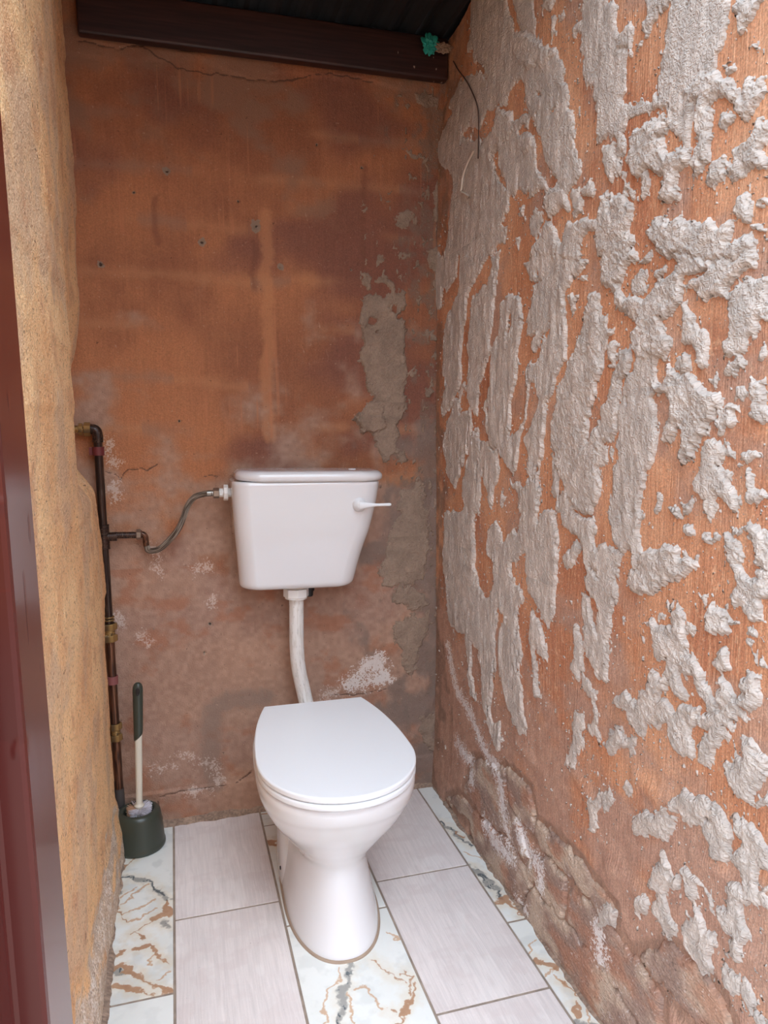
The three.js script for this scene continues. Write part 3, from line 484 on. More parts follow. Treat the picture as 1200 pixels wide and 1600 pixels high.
// ---------------------------------------------------------------- left wall: sandy render sagging in soft ledges
const ledge = [[1270, 1015, 1488, 1016, 1669, 1018], [1223, 897, 1373, 892, 1652, 900], [1256, 1261, 1247, 1236, 1408, 1236, 1589, 1243], [1333, 798, 1486, 791, 1688, 800], [1114, 624, 1345, 559, 1553, 537], [1174, 546, 1333, 532], [1598, 187, 1405, 169, 1266, 116], [1510, 369, 1383, 353], [1000, 700, 1200, 690, 1500, 700]].map(metres);
const ledgeD = distances(ledge, 0.08, 0.6, 2.1, 0, ROOF);
function baseL(u, v) {
  let h = 0.014 * fbm(u * 5, v * 4 + 8, 3) + 0.004 * fbm(u * 24, v * 20, 3) + 0.0015 * vn(u * 120, v * 110);
  const k = v / 0.118 + 0.25 * fbm(u * 3, v * 2, 2), saw = k - Math.floor(k); h += 0.004 * sstep(0, 0.16, saw) * (1 - saw) * sstep(0.35, 0.6, vn(u * 4 + 3, Math.floor(k) * 3.3));   // courses sagging under the render
  h += 0.018 * sstep(0.12 + 0.03 * vn(u * 14, 2), 0.06, v);
  h -= 0.05 * sstep(1.6, 1.8, u) * sstep(0.97, 1.07, v + 0.03 * vn(u * 12, 4)) * (1 - 0.75 * sstep(1.2, 1.45, v)) - 0.006 * sstep(1.0, 0.8, v) * sstep(1.5, 1.8, u);
  return h - 0.022 * sstep(1.98, 2.08, u);
}
const LX = [0.6, 2.1, 0, ROOF];
const bigL = coarse(...LX, 0.005, (u, v) => sstep(0.3, 0.72, fbm(u * 7, v * 5, 4))), greyL = coarse(...LX, 0.004, (u, v) => sstep(0.46, 0.7, fbm(u * 9 + 14, v * 7, 5))), redL = coarse(...LX, 0.004, (u, v) => sstep(0.56, 0.8, fbm(u * 14 + 3, v * 16, 4))), lowL = coarse(...LX, 0.004, (u, v) => sstep(0.4, 0.58, fbm(u * 12, v * 30, 4) + (0.1 - v) * 3));
const wallLeft = struct(mesh('wall_left', merge([sheet(0.6, 2.1, 0, ROOF, 0.005, (u, v) => [XL - 0.012 + baseL(u, v), v, -u], false), box(XL - 0.2, XL - 0.095, -0.05, ROOF, ZB, ZF)]), std({
  map: tex(1024, 2048, (a, b) => {
    const u = 0.6 + a * 1.5, v = b * ROOF, gr = vn(u * 300, v * 300), g2 = vn(u * 500 + 9, v * 500), n1 = vn(u * 60, v * 60);
    let c = mix([246, 202, 150], [234, 180, 128], bigL(u, v)); c = mix(c, [206, 172, 144], 0.6 * greyL(u, v)); c = mix(c, [196, 136, 100], 0.5 * redL(u, v) * (0.6 + 0.4 * n1));
    const d = ledgeD(u, v); if (d < 0.08) c = mix(c, [238, 192, 142], 0.6 * sstep(0.04, 0.008, d + 0.02 * n1));
    c = mix(c, mix([192, 170, 152], [232, 222, 214], sstep(0.45, 0.75, 0.6 * vn(u * 380, v * 400) + 0.4 * n1)), lowL(u, v) * 0.85);
    if (gr > 0.76) c = c.map((x) => x * 0.84); if (g2 > 0.86) c = mix(c, [250, 222, 188], 0.7); if (vn(u * 200, v * 220 + 40) > 0.9) c = mix(c, [160, 112, 80], 0.6); const pit = vn(u * 90, v * 120); if (pit > 0.965) c = mix(c, [104, 78, 60], 0.7);
    return c;
  }), bumpMap: bumpRep(fineBump, 5, 8), bumpScale: 0.0026, roughness: 0.9 })));

// ---------------------------------------------------------------- front wall with its doorway, steel door frame, ceiling, beam
const mud = std({ map: tex(512, 512, (u, v) => mix([196, 132, 90], [160, 104, 74], fbm(u * 14, v * 14, 5))), bumpMap: bumpRep(fineBump, 2, 2), bumpScale: 0.003, roughness: 0.9 });
const DX0 = -0.097, DX1 = 0.73, DH = 2.05;
struct(mesh('wall_front', merge([box(XL - 0.2, DX0 - 0.03, -0.05, ROOF, ZF, ZF + 0.11), box(DX1 + 0.03, XR + 0.16, -0.05, ROOF, ZF, ZF + 0.11), box(DX0 - 0.03, DX1 + 0.03, DH + 0.03, ROOF, ZF, ZF + 0.11)]), mud));
{
  const paint = phy({ color: 0x4a1613, roughness: 0.24, clearcoat: 0.25, clearcoatRoughness: 0.12, bumpMap: bumpRep(grey(256, 512, (u, v) => { const s = vn(u * 30, v * 60); return 0.4 * fbm(u * 8, v * 4, 3) + (s > 0.93 ? 0.5 : 0); }), 1, 1), bumpScale: 0.0012,
    map: tex(256, 1024, (u, v) => { const s = vn(u * 60, v * 240); return s > 0.965 ? [255, 225, 215] : fbm(u * 6, v * 12, 3) > 0.5 ? [255, 255, 255] : [240, 236, 236]; }) });
  const frame = struct(mesh('door_1', box(DX0 - 0.03, DX1 + 0.03, -0.006, 0.004, ZF, ZF + 0.11), std({ color: 0x9a9086, roughness: 0.9 })));   // the concrete threshold; the frame's members are its parts
  const prof = (pts) => { const s = new THREE.Shape(); pts.forEach((p, i) => (i ? s.lineTo(...p) : s.moveTo(...p))); return s; };
  // plan of one jamb: u towards the opening, w towards the yard
  const P = [[-0.07, -0.012], [-0.07, -0.004], [-0.012, -0.004], [-0.006, -0.006], [-0.002, -0.003], [0, 0.002], [0, 0.085], [-0.001, 0.0885], [-0.004, 0.09], [-0.018, 0.09], [-0.021, 0.091], [-0.022, 0.094], [-0.022, 0.132], [-0.024, 0.137], [-0.029, 0.139], [-0.075, 0.139], [-0.075, 0.13], [-0.035, 0.13], [-0.035, -0.012]];
  const jamb = (name, x, dir, len, up, lean = 0) => {
    const s = prof(P.map(([u, w]) => [x + dir * u, -(ZF + w)])), g = new THREE.ExtrudeGeometry(s, { depth: len, bevelEnabled: false, steps: 1 }); g.rotateX(-Math.PI / 2); g.translate(0, up, 0);
    const uvs = g.attributes.uv, p = g.attributes.position; for (let i = 0; i < p.count; i++) p.setX(i, p.getX(i) - lean * (p.getY(i) - 0.6));   // hung a little out of plumb
    for (let i = 0; i < uvs.count; i++) uvs.setXY(i, (p.getX(i) + p.getZ(i)) * 2, p.getY(i) * 0.5);
    mesh(name, g, paint, frame);
  };
  jamb('door_jamb', DX0, 1, DH, 0, 0.0125); jamb('door_jamb', DX1, -1, DH, 0);
  mesh('door_head', box(DX0 - 0.02, DX1 + 0.02, DH - 0.002, DH + 0.045, ZF + 0.001, ZF + 0.138), paint, frame);
}
{ // corrugated sheet roof, tarred dark; it covers the back of the room only, as the steep light on the side walls near the door shows
  const s = new THREE.Shape(), n = 96, x0 = XL - 0.16, x1 = XR + 0.16, y = (x) => ROOF + 0.01 + 0.008 * Math.sin((x - 0.02) * Math.PI * 2 / 0.076);
  for (let i = 0; i <= n; i++) { const x = lerp(x0, x1, i / n); i ? s.lineTo(x, y(x)) : s.moveTo(x, y(x)); }
  for (let i = n; i >= 0; i--) { const x = lerp(x0, x1, i / n); s.lineTo(x, y(x) + 0.004); }
  const g = new THREE.ExtrudeGeometry(s, { depth: 1.24, bevelEnabled: false }); g.translate(0, 0, ZB - 0.17);
  const roof = struct(mesh('ceiling', g, std({ color: 0x1d191b, roughness: 0.7, map: tex(1024, 1024, (u, v) => { const k = fbm(u * 20, v * 20, 4), s2 = vn(u * 90, v * 60); return s2 > 0.95 && vn(u * 7, v * 7) > 0.5 ? [255, 240, 220] : mix([255, 250, 250], [150, 140, 140], k); }) })));
  roof.geometry.attributes.uv && (() => { const uv = roof.geometry.attributes.uv, p = roof.geometry.attributes.position; for (let i = 0; i < uv.count; i++) uv.setXY(i, p.getX(i), p.getZ(i)); })();
  struct(mesh('roof_deck', box(x0, x1, ROOF + 0.03, ROOF + 0.06, ZB - 0.16, ZB + 1.06), std({ color: 0x2a2524, roughness: 0.9 })));
}
{
  const wood = std({ roughness: 0.42, map: tex(1024, 256, (u, v) => { const gx = fbm(u * 5, v * 40, 4), st = vn(u * 14, v * 130); let c = mix([66, 40, 36], [40, 24, 24], gx); c = c.map((x) => x * (0.8 + 0.4 * st)); const k = vn(u * 120, v * 30); return k > 0.95 && (v < 0.15 || u > 0.85) ? [176, 160, 148] : c; }) });
  const g = new RoundedBoxGeometry(XR - XL + 0.008, 0.108, 0.032, 4, 0.006), p = g.attributes.position, uv = g.attributes.uv;
  for (let i = 0; i < p.count; i++) { uv.setXY(i, p.getX(i) / 0.955 + 0.5, (p.getY(i) + p.getZ(i)) * 2.2 + 0.4); }
  const b = mesh('roof_beam', g, wood); b.position.set((XL + XR) / 2 + 0.012, ROOF - 0.056, ZB + 0.022);
  b.userData = { label: 'dark stained timber beam along the top of the back wall under the roof', category: 'beam' };
}
struct(mesh('ground', box(-14, 14, -0.16, -0.03, ZF + 0.12, 24), std({ map: bumpRep(tex(512, 512, (u, v) => mix([150, 134, 118], [120, 106, 94], fbm(u * 16, v * 16, 5))), 12, 12), roughness: 0.95 })));
struct(mesh('added_light_blocker', box(-6, 7, -0.03, 2.3, 3.4, 3.6), mud));  // unseen wall added across the yard to block low sky light
// ---------------------------------------------------------------- floor: five columns of tiles in grey grout
const floor = struct(mesh('floor', box(XL - 0.09, XR + 0.02, -0.06, -0.002, ZB - 0.02, ZF + 0.11), std({ roughness: 0.95, map: tex(256, 256, (u, v) => { const n = vn(u * 128, v * 128), k = fbm(u * 20, v * 20, 3); return mix([170, 154, 140], [138, 124, 112], k).map((c) => c * (0.9 + 0.2 * n)); }) })));
{
  const woodTex = [0, 1, 2].map((n) => tex(512, 1024, (u, v) => {
    const x = u + n * 3.1, y = v + n * 1.7, st = vn(x * 120, y * 9), st2 = vn(x * 60 + fbm(x * 5, y * 4, 2) * 6, y * 3 + 20), big = fbm(x * 3, y * 4, 3), knot = sstep(0.66, 0.78, fbm(x * 5, y * 4 + 40, 3));
    let g = 0.92 + 0.045 * st + 0.04 * st2 + 0.05 * (big - 0.5); const fine = vn(x * 240, y * 500); if (fine > 0.8) g += 0.03;
    let c = [236 * g, 228 * g, 226 * g]; c = mix(c, [244, 240, 238], knot * 0.35); c = mix(c, [216, 204, 202], 0.35 * sstep(0.5, 0.7, fbm(x * 6 + 9, y * 14, 3)));
    return vn(x * 90, y * 180) > 0.985 && fine > 0.5 ? [110, 100, 96] : c;
  }));
  const bumpW = grey(512, 1024, (u, v) => 0.6 * vn(u * 120, v * 9) + 0.4 * vn(u * 240, v * 40));
  const woodMat = woodTex.map((t) => std({ map: t, bumpMap: bumpW, bumpScale: 0.0005, roughness: 0.42 }));
  const marble = (x0, x1, s0, s1, rust, blue, tan, tint = 1) => {
    const w = 256, h = Math.min(1024, Math.round(w * (s1 - s0) / (x1 - x0)));
    return std({ roughness: 0.16, map: tex(w, h, (a, b) => {
      const x = lerp(x0, x1, a), s = lerp(s0, s1, b), wx = x + (fbm(x * 60, s * 60, 4) - 0.5) * 0.024, ws = s + (fbm(x * 60 + 20, s * 60, 4) - 0.5) * 0.024, q = fbm(x * 90 + 5, s * 90, 3);
      let c = mix([240, 243, 241], [230, 233, 229], fbm(x * 14, s * 14, 3)); c = mix(c, [206, 210, 208], 0.45 * tint * sstep(0.52, 0.7, fbm(x * 26 + 70, s * 26, 4)));
      const dist = (ls) => { let d = 9; for (const l of ls) d = Math.min(d, dline(l, wx, ws)); return d; }, dr = dist(rust), db = dist(blue), dt = dist(tan);
      c = mix(c, [222, 200, 168], 0.45 * tint * sstep(0.045, 0.004, Math.min(dr, db) + 0.02 * q)); c = mix(c, [196, 150, 112], 0.65 * sstep(0.004, 0.001, dt));
      c = mix(c, [150, 150, 146], 0.85 * sstep(0.011, 0.003, db + 0.012 * (q - 0.4))); if (q > 0.55) c = mix(c, [78, 88, 94], 0.8 * sstep(0.006, 0.001, db));
      const rw = 0.001 + 0.007 * sstep(0.3, 0.8, vn(x * 22 + 7, s * 22)); c = mix(c, mix([188, 146, 114], [162, 116, 86], q), 0.82 * sstep(rw + 0.002, rw - 0.001, dr + 0.004 * (q - 0.5)));
      return c;
    }) });
  };
  const L = (l) => l.map(metres);
  const longLeft = marble(-0.185, -0.041, 1.418, 2.06, L([[-139, 1922, -169, 1887, -194, 1866], [-52, 1720, -52, 1671, -85, 1658, -135, 1621], [-126, 1626, -107, 1602], [-119, 1567, -92, 1573, -69, 1526, -51, 1504], [-180, 1514, -151, 1524, -116, 1495, -80, 1442, -45, 1420], [-165, 1473, -130, 1451, -80, 1424], [-188, 1760, -169, 1722, -147, 1669], [-185, 1573, -158, 1559, -145, 1568]]), L([[-170, 1850, -135, 1835, -99, 1811, -77, 1761, -52, 1720], [-182, 1845, -173, 1781], [-178, 1538, -164, 1515, -142, 1502], [-61, 1643, -52, 1626]]), L([[-160, 1735, -108, 1796], [-153, 1694, -82, 1729], [-167, 1762, -129, 1793], [-142, 1667, -76, 1694], [-72, 1464, -47, 1481], [-91, 1513, -78, 1535]]));
  const mid = marble(0.208, 0.4465, 1.115, 1.546, L([[368, 1393, 384, 1364, 398, 1332, 415, 1312], [412, 1330, 426, 1325], [425, 1340, 428, 1309, 416, 1276], [435, 1298, 415, 1261, 390, 1234, 373, 1214], [362, 1249, 377, 1235], [420, 1300, 432, 1318]]), L([[323, 1390, 308, 1351, 289, 1327, 279, 1274, 265, 1246, 250, 1180]]), L([[296, 1386, 286, 1350, 258, 1336, 242, 1285, 241, 1258], [310, 1321, 337, 1320, 346, 1289, 354, 1258], [423, 1458, 441, 1435], [296, 1311, 294, 1237]]), 0.7);
  const rightBack = marble(0.699, 0.753, 1.418, 2.06, L([[708, 1478, 739, 1500], [729, 1493, 740, 1429], [718, 1796, 736, 1763]]), L([[701, 1858, 718, 1796, 735, 1723], [698, 1635, 720, 1582, 727, 1535, 723, 1494], [709, 1608, 715, 1539]]), L([[710, 1700, 740, 1660]])), rightFront = marble(0.699, 0.753, 0.98, 1.414, L([[707, 1289, 735, 1260], [723, 1164, 710, 1133], [725, 1221, 738, 1180], [720, 1275, 728, 1268]]), L([[700, 1120, 740, 1090]]), L([[701, 1243, 760, 1281], [701, 1315, 728, 1341], [715, 1240, 735, 1190], [740, 1150, 712, 1060]]));
  const plain = marble(-0.185, -0.041, 0.98, 1.414, L([[-180, 1010, -90, 1000]]), [], [], 0.5), midBack = marble(0.208, 0.4465, 1.55, 1.981, L([[210, 1900, 300, 1800]]), L([[400, 1960, 320, 1700]]), []);
  const tile = (x0, x1, s0, s1, m) => {
    const g = new RoundedBoxGeometry(x1 - x0 - 0.0015, 0.0085, s1 - s0 - 0.003, 1, 0.0006), p = g.attributes.position, uv = g.attributes.uv;
    for (let i = 0; i < p.count; i++) uv.setXY(i, clamp(p.getX(i) / (x1 - x0) + 0.5), clamp(-p.getZ(i) / (s1 - s0) + 0.5));
    mesh('floor_tile', g, m, floor).position.set((x0 + x1) / 2, -0.00425, -(s0 + s1) / 2);
  };
  tile(-0.185, -0.041, 1.418, 2.06, longLeft); tile(-0.185, -0.041, 0.98, 1.414, plain); tile(-0.185, -0.041, 0.6, 0.976, plain);
  tile(-0.037, 0.204, 1.643, 2.064, woodMat[0]); tile(-0.037, 0.204, 1.211, 1.639, woodMat[1]); tile(-0.037, 0.204, 0.78, 1.207, woodMat[2]); tile(-0.037, 0.204, 0.6, 0.776, woodMat[0]);
  tile(0.208, 0.4465, 1.985, 2.064, midBack); tile(0.208, 0.4465, 1.55, 1.981, midBack); tile(0.208, 0.4465, 1.115, 1.546, mid); tile(0.208, 0.4465, 0.68, 1.111, plain); 
  tile(0.4505, 0.695, 1.648, 2.064, woodMat[2]); tile(0.4505, 0.695, 1.2165, 1.644, woodMat[0]); tile(0.4505, 0.695, 0.785, 1.2125, woodMat[1]); tile(0.4505, 0.695, 0.6, 0.781, woodMat[2]);
  tile(0.699, 0.753, 1.418, 2.06, rightBack); tile(0.699, 0.753, 0.98, 1.414, rightFront); tile(0.699, 0.753, 0.6, 0.976, rightFront);
  // rough mortar run along the foot of the walls
  const mortar = std({ map: tex(256, 256, (u, v) => { const k = fbm(u * 18, v * 18, 4); return mix([176, 152, 132], [132, 110, 96], k).map((c) => c * (0.85 + 0.3 * vn(u * 120, v * 120))); }), bumpMap: fineBump, bumpScale: 0.003, roughness: 0.95 });
  const fillet = (ax, az, bx, bz, nx, nz, wide, tall) => {
    const n = Math.round(Math.hypot(bx - ax, bz - az) / 0.006), pos = [], uv = [], idx = [], R = 6;
    for (let i = 0; i <= n; i++) { const t = i / n, x = lerp(ax, bx, t), z = lerp(az, bz, t), k = (x + z) * 40, W = wide * (0.6 + 0.7 * fbm(k * 0.6, ax * 9 + 3, 3)), T = tall * (0.5 + 0.9 * fbm(k, az * 7 + 8, 3));
      for (let j = 0; j <= R; j++) { const a = j / R * Math.PI / 2, bow = 1 - 0.3 * Math.sin(a * 2); pos.push(x + nx * W * Math.cos(a) * bow, -0.003 + (T + 0.003) * Math.sin(a) * bow + 0.001 * vn(k * 1.3, j * 0.6), z + nz * W * Math.cos(a) * bow); uv.push(t * n * 0.012, j * 0.01); } }
    for (let i = 0; i < n; i++) for (let j = 0; j < R; j++) { const a = i * (R + 1) + j; idx.push(a, a + 1, a + R + 1, a + 1, a + R + 2, a + R + 1); }
    const g = new THREE.BufferGeometry(); g.setAttribute('position', new THREE.Float32BufferAttribute(pos, 3)); g.setAttribute('uv', new THREE.Float32BufferAttribute(uv, 2)); g.setIndex(idx); g.computeVertexNormals();
    mesh('mortar_fillet', g, mortar, floor);
  };
  fillet(XL - 0.004, ZF, XL - 0.004, ZB, 1, 0, 0.032, 0.02); fillet(XR + 0.004, ZB, XR + 0.004, ZF, -1, 0, 0.034, 0.012); fillet(XL, ZB + 0.003, XR, ZB + 0.003, 0, 1, 0.026, 0.014);
}

// ---------------------------------------------------------------- lofts
function loft(rings, seg, capTop = true, capBottom = true) {   // rings: arrays of [x, y, z]
  const pos = [], idx = [], uv = [];
  rings.forEach((r, j) => r.forEach((p, i) => { pos.push(...p); uv.push(i / seg, j / rings.length); }));
  for (let j = 0; j < rings.length - 1; j++) for (let i = 0; i < seg; i++) { const a = j * seg + i, b = j * seg + (i + 1) % seg; idx.push(a, a + seg, b, b, a + seg, b + seg); }
  const cap = (r, flip) => { const c = pos.length / 3; let x = 0, y = 0, z = 0; r.forEach((p) => { x += p[0]; y += p[1]; z += p[2]; }); pos.push(x / seg, y / seg, z / seg); uv.push(0.5, 0.5); r.forEach((p) => { pos.push(...p); uv.push(0.5, 0.5); }); for (let i = 0; i < seg; i++) { const a = c + 1 + i, b = c + 1 + (i + 1) % seg; flip ? idx.push(c, a, b) : idx.push(c, b, a); } };
  if (capBottom) cap(rings[0], true); if (capTop) cap(rings[rings.length - 1], false);
  const g = new THREE.BufferGeometry(); g.setAttribute('position', new THREE.Float32BufferAttribute(pos, 3)); g.setAttribute('uv', new THREE.Float32BufferAttribute(uv, 2)); g.setIndex(idx); g.computeVertexNormals(); return g;
}
function spline(rows, t) {                            // Catmull-Rom through rows keyed by their first entry
  let i = 0; while (i < rows.length - 2 && rows[i + 1][0] < t) i++;
  const a = rows[Math.max(0, i - 1)], b = rows[i], c = rows[i + 1], d = rows[Math.min(rows.length - 1, i + 2)], k = (t - b[0]) / (c[0] - b[0]), out = [t];
  for (let n = 1; n < b.length; n++) { const m1 = (c[n] - a[n]) / (c[0] - a[0]) * (c[0] - b[0]), m2 = (d[n] - b[n]) / (d[0] - b[0]) * (c[0] - b[0]), k2 = k * k, k3 = k2 * k; out.push((2 * k3 - 3 * k2 + 1) * b[n] + (k3 - 2 * k2 + k) * m1 + (3 * k2 - 2 * k3) * c[n] + (k3 - k2) * m2); }
  return out;
}
const hex = (r, h) => { const g = new THREE.CylinderGeometry(r, r, h, 6, 1); return g.toNonIndexed(); };
const nut = (r, h, n = 6) => { const s = new THREE.Shape(); for (let i = 0; i < n; i++) { const a = i / n * Math.PI * 2; i ? s.lineTo(r * Math.cos(a), r * Math.sin(a)) : s.moveTo(r, 0); } const g = new THREE.ExtrudeGeometry(s, { depth: h - 0.003, bevelEnabled: true, bevelSize: 0.0015, bevelThickness: 0.0015, bevelSegments: 2 }); g.translate(0, 0, -(h - 0.003) / 2); g.rotateX(Math.PI / 2); return g; };

// ---------------------------------------------------------------- toilet
{
  const t = group('toilet', 'white pedestal toilet with a closed white lid standing on the tiled floor below the cistern', 'toilet', [0.328, 0, -1.815], -0.026);
  const rows = [[0, 0.106, 0.415, -0.06, 0.19], [0.012, 0.1055, 0.413, -0.06, 0.19], [0.05, 0.098, 0.397, -0.058, 0.19], [0.1, 0.089, 0.379, -0.056, 0.19], [0.145, 0.082, 0.366, -0.054, 0.19], [0.175, 0.083, 0.365, -0.052, 0.2], [0.2, 0.093, 0.376, -0.05, 0.22], [0.225, 0.109, 0.394, -0.047, 0.235], [0.255, 0.128, 0.418, -0.044, 0.25], [0.285, 0.146, 0.442, -0.038, 0.265], [0.315, 0.1595, 0.462, -0.035, 0.28], [0.335, 0.166, 0.474, -0.032, 0.29], [0.35, 0.1715, 0.484, -0.03, 0.29], [0.375, 0.1745, 0.491, -0.03, 0.29], [0.386, 0.1725, 0.488, -0.028, 0.29]];
  const seg = 96, ring = ([y, hw, zf, zb, zm], n = 2.25) => { const r = []; for (let i = 0; i < seg; i++) { const a = i / seg * Math.PI * 2, c = Math.cos(a), s = Math.sin(a), q = s > 0 ? n : 3.2; r.push([hw * Math.sign(c) * Math.abs(c) ** (2 / q), y, zm + (s > 0 ? zf - zm : zm - zb) * Math.sign(s) * Math.abs(s) ** (2 / q)]); } return r; };
  const ys = []; for (let i = 0; i <= 72; i++) ys.push(0.386 * i / 72);
  const rings = ys.map((y) => ring(spline(rows, y))); rings.push(ring([0.3895, 0.166, 0.48, -0.022, 0.29]));
  // the outlet leg at the back, flaring wider than the waist, with a moulded flank
  const leg = [[0, 0.108, 0.2], [0.06, 0.106, 0.17], [0.14, 0.1, 0.13], [0.22, 0.092, 0.09], [0.3, 0.084, 0.06], [0.33, 0.07, 0.04]], ly = []; for (let i = 0; i <= 30; i++) ly.push(0.33 * i / 30);
  const flank = ly.map((y) => { const [, hw, zf] = spline(leg, y), r = []; for (let i = 0; i < seg; i++) { const a = i / seg * Math.PI * 2, c = Math.cos(a), s = Math.sin(a); r.push([hw * Math.sign(c) * Math.abs(c) ** 0.62, y, -0.07 + (zf + 0.07) / 2 + (zf + 0.07) / 2 * Math.sign(s) * Math.abs(s) ** 0.62]); } return r; });
  const spigot = place(new THREE.CylinderGeometry(0.034, 0.034, 0.07, 32), 0.006, 0.315, -0.06, Math.PI / 2);
  mesh('bowl', merge([loft(rings, seg), loft(flank, seg), spigot]), M.china, t);
  const lidShape = (k) => { const s = new THREE.Shape(), w = 0.174 - k, b = 0.129 - k, f = 0.506 - k, z0 = k; s.moveTo(-b, -z0); s.bezierCurveTo(-b - 0.022, -0.07, -w, -0.17, -w, -0.31); s.bezierCurveTo(-w, -0.41, -0.105, -f, 0, -f); s.bezierCurveTo(0.105, -f, w, -0.41, w, -0.31); s.bezierCurveTo(w, -0.17, b + 0.022, -0.07, b, -z0); s.lineTo(-b, -z0); return s; };
  const slab = (k, y0, y1, bev) => { const g = new THREE.ExtrudeGeometry(lidShape(k + bev), { depth: y1 - y0 - bev * 2, bevelEnabled: true, bevelSize: bev, bevelThickness: bev, bevelSegments: 4, curveSegments: 40 }); g.rotateX(-Math.PI / 2); g.translate(0, y0 + bev, 0); return g; };
  // z runs towards the yard, the outline was drawn with y = -z
  const seat = mesh('seat', slab(0.001, 0.391, 0.4055, 0.005), M.plastic, t);
  const lid = mesh('lid', slab(0, 0.4075, 0.421, 0.004), M.plastic, t);
  for (const s of [-1, 1]) mesh('hinge', place(new THREE.CylinderGeometry(0.011, 0.011, 0.05, 24), s * 0.075, 0.402, -0.004, 0, 0, Math.PI / 2), M.plastic, t);
  const bead = [[-0.003, 0.0045], [0.002, 0.004], [0.0035, 0.002], [0.0045, -0.001]].map(([y, o]) => ring([y, 0.1065 + o, 0.416 + o, -0.06 - o, 0.19]));
  mesh('sealant_bead', loft(bead, seg, false, false), std({ map: tex(128, 128, (u, v) => mix([190, 170, 150], [146, 126, 110], fbm(u * 40, v * 8, 4))), roughness: 0.8 }), t);
  mesh('fixing_screw', place(lathe([[0, 0.004], [0.004, 0.0035], [0.0055, 0.001], [0.0055, -0.004]], 20), -0.1045, 0.035, 0.1, 0, 0, Math.PI / 2), M.dark, t);
}

